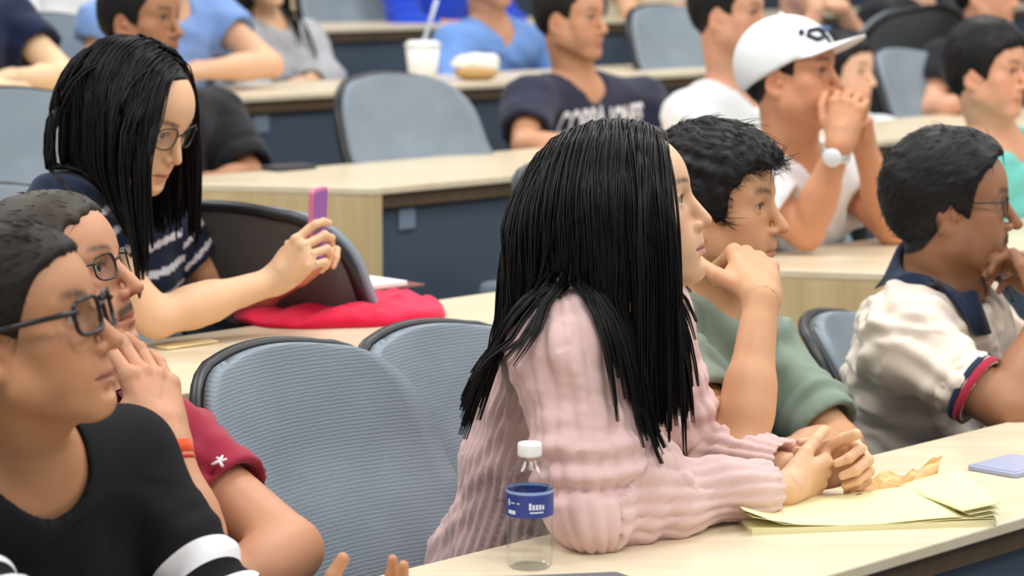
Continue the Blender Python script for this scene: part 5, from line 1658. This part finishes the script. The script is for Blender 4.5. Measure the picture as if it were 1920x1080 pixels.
# red drawstring bag as a folded heap of cloth
def cloth_heap(name, label, cat, poly, mat, row, hfun, seed, n=60):
    P = np.array([on_desk(x, y, row)[:2] for x, y in poly]); c = P.mean(0)
    ang = np.arctan2(P[:, 1] - c[1], P[:, 0] - c[0]); rad = np.linalg.norm(P - c, axis=1); o_ = np.argsort(ang)
    ang, rad = ang[o_], rad[o_]
    A = np.linspace(-math.pi, math.pi, n, endpoint=False)
    Rr = np.interp(A, np.concatenate([ang - 2 * math.pi, ang, ang + 2 * math.pi]), np.tile(rad, 3))
    V, F = [], []; m = 22
    for j in range(m + 1):
        t = j / m
        for i in range(n):
            q = c + np.array([math.cos(A[i]), math.sin(A[i])]) * Rr[i] * (t if t < 0.93 else 0.93 + (t - 0.93) * 0.4)
            V.append([q[0], q[1], 0])
    V = np.array(V)
    tt = np.repeat(np.linspace(0, 1, m + 1), n)
    h = hfun(V, c) * np.clip((1 - tt) / 0.16, 0, 1) ** 0.5
    w_ = 0.5 + 0.5 * waves(V, seed, 60, 4, (0.5, -0.8, 0)); w2 = np.abs(waves(V, seed + 3, 120, 4, (0.3, -0.9, 0)))
    V[:, 2] = DZ[row] + 0.001 + h * (0.55 + 0.5 * w_ + 0.22 * w2)
    for j in range(m):
        for i in range(n): F.append((j * n + i, (j + 1) * n + i, (j + 1) * n + (i + 1) % n, j * n + (i + 1) % n))
    F.append(tuple(m * n + i for i in reversed(range(n))))
    o = mesh_obj(name, V, F, mat, None, True)
    return set_tags(o, label, cat)
REDC = cloth('red_nylon', srgb(226, 24, 70), 0.55, 500.0, 0.08, 0.15, sheen=0.1)
bag = cloth_heap('cloth_bag', 'bright red cloth bag heaped on the desk', 'bag', [(432, 603), (500, 617), (640, 617), (760, 610), (835, 600), (832, 580), (740, 566), (640, 572), (560, 565), (480, 575)], REDC, 1,
                 lambda V, c: 0.030 + 0.012 * np.sin((V[:, 0] - c[0]) * 9) - 0.02 * np.clip((V[:, 0] - c[0]) / 0.25, 0, 1), 3)
c = on_desk(700, 566, 1)
nbk_ = empty('notebook', c, 'open notebook lying on top of the red bag', 'notebook')
c = c + V3(0, 0, 0.028)
slab('cover', None, None, c, ST(0.085, 0.0), ST(0, 0.055), 0.004, plain('brown_cover', srgb(120, 72, 66), 0.6, 0.1, 30.0), 0.004, nbk_)
slab('pages', None, None, c + V3(0, 0, 0.004) - ST(0.018, 0), ST(0.06, 0.0), ST(0, 0.052), 0.010, plain('pages', srgb(232, 228, 224), 0.8, 0.03, 30.0), 0.003, nbk_)
c = on_desk(350, 648, 1)
slab('paper_slip', 'pale yellow slip of paper near the phone user\'s elbow', 'paper', c + V3(0, 0, 0.001), ST(0.055, 0.0), ST(0, 0.018), 0.004, plain('slip', srgb(236, 216, 164), 0.7, 0.05, 30.0), 0.003)
# dark phone on the middle desk
c = on_desk(542, 318, 2)
slab('phone', 'dark phone lying on the middle bench desk', 'phone', c, ST(0.062, 0.0), ST(0, 0.035), 0.012, plain('dark_phone', srgb(58, 60, 72), 0.35, 0.05, 20.0), 0.008)

# drinks cup and sandwich
c = on_desk(793, 150, 3)
cup = empty('drinks_cup', c, 'white paper cup with lid and straw', 'cup')
PAPERW = plain('white_paper', srgb(240, 241, 240), 0.6, 0.02, 20.0)
m = MB(); m.lathe([(0.040, 0), (0.042, 0.002), (0.054, 0.105)], 28, c); m.build('cup_body', PAPERW, cup, True)
m = MB(); m.lathe([(0.056, 0.103), (0.057, 0.112), (0.050, 0.116), (0.046, 0.122), (0.010, 0.122)], 28, c); m.build('lid', WHITEP, cup, True)
m = MB(); m.tube([c + V3(0.0, 0, 0.11), c + V3(0.020, 0.0, 0.17), c + V3(0.045, 0.0, 0.25)], 0.0065, 8); m.build('straw', plain('straw', srgb(206, 212, 224), 0.4, 0.02, 20), cup, True)
c = on_desk(893, 150, 3)
sw_ = empty('sandwich', c, 'wrapped sandwich in white paper beside the drinks cup', 'sandwich')
WRAP = plain('white_wrap', srgb(238, 234, 222), 0.6, 0.04, 20.0); BREAD = plain('bread', srgb(196, 158, 104), 0.8, 0.15, 60.0)
S = Field(); S.ell(c + V3(0, 0, 0.024), (0.070, 0.055, 0.026), None, 0.02); S.plane(c, V3(0, 0, -1)); V, Q = S.mesh(0.006); mesh_obj('bread_roll', V, Q, BREAD, sw_)
S = Field(); S.cone(c + V3(-0.050, 0.0, 0.040), c + V3(0.036, 0, 0.046), 0.030, 0.034, 0.02); S.cone(c + V3(-0.04, 0.0, 0.062), c + V3(0.05, 0, 0.060), 0.014, 0.012, 0.02); S.plane(c + V3(0, 0, 0.026), V3(-0.25, 0, -1)); V, Q = S.mesh(0.005)
V = V + vnormals(V, Q) * (0.004 * waves(V, 4, 90, 5))[:, None]; mesh_obj('wrapping_paper', V, Q, WRAP, sw_)
# emblem on the red polo sleeve
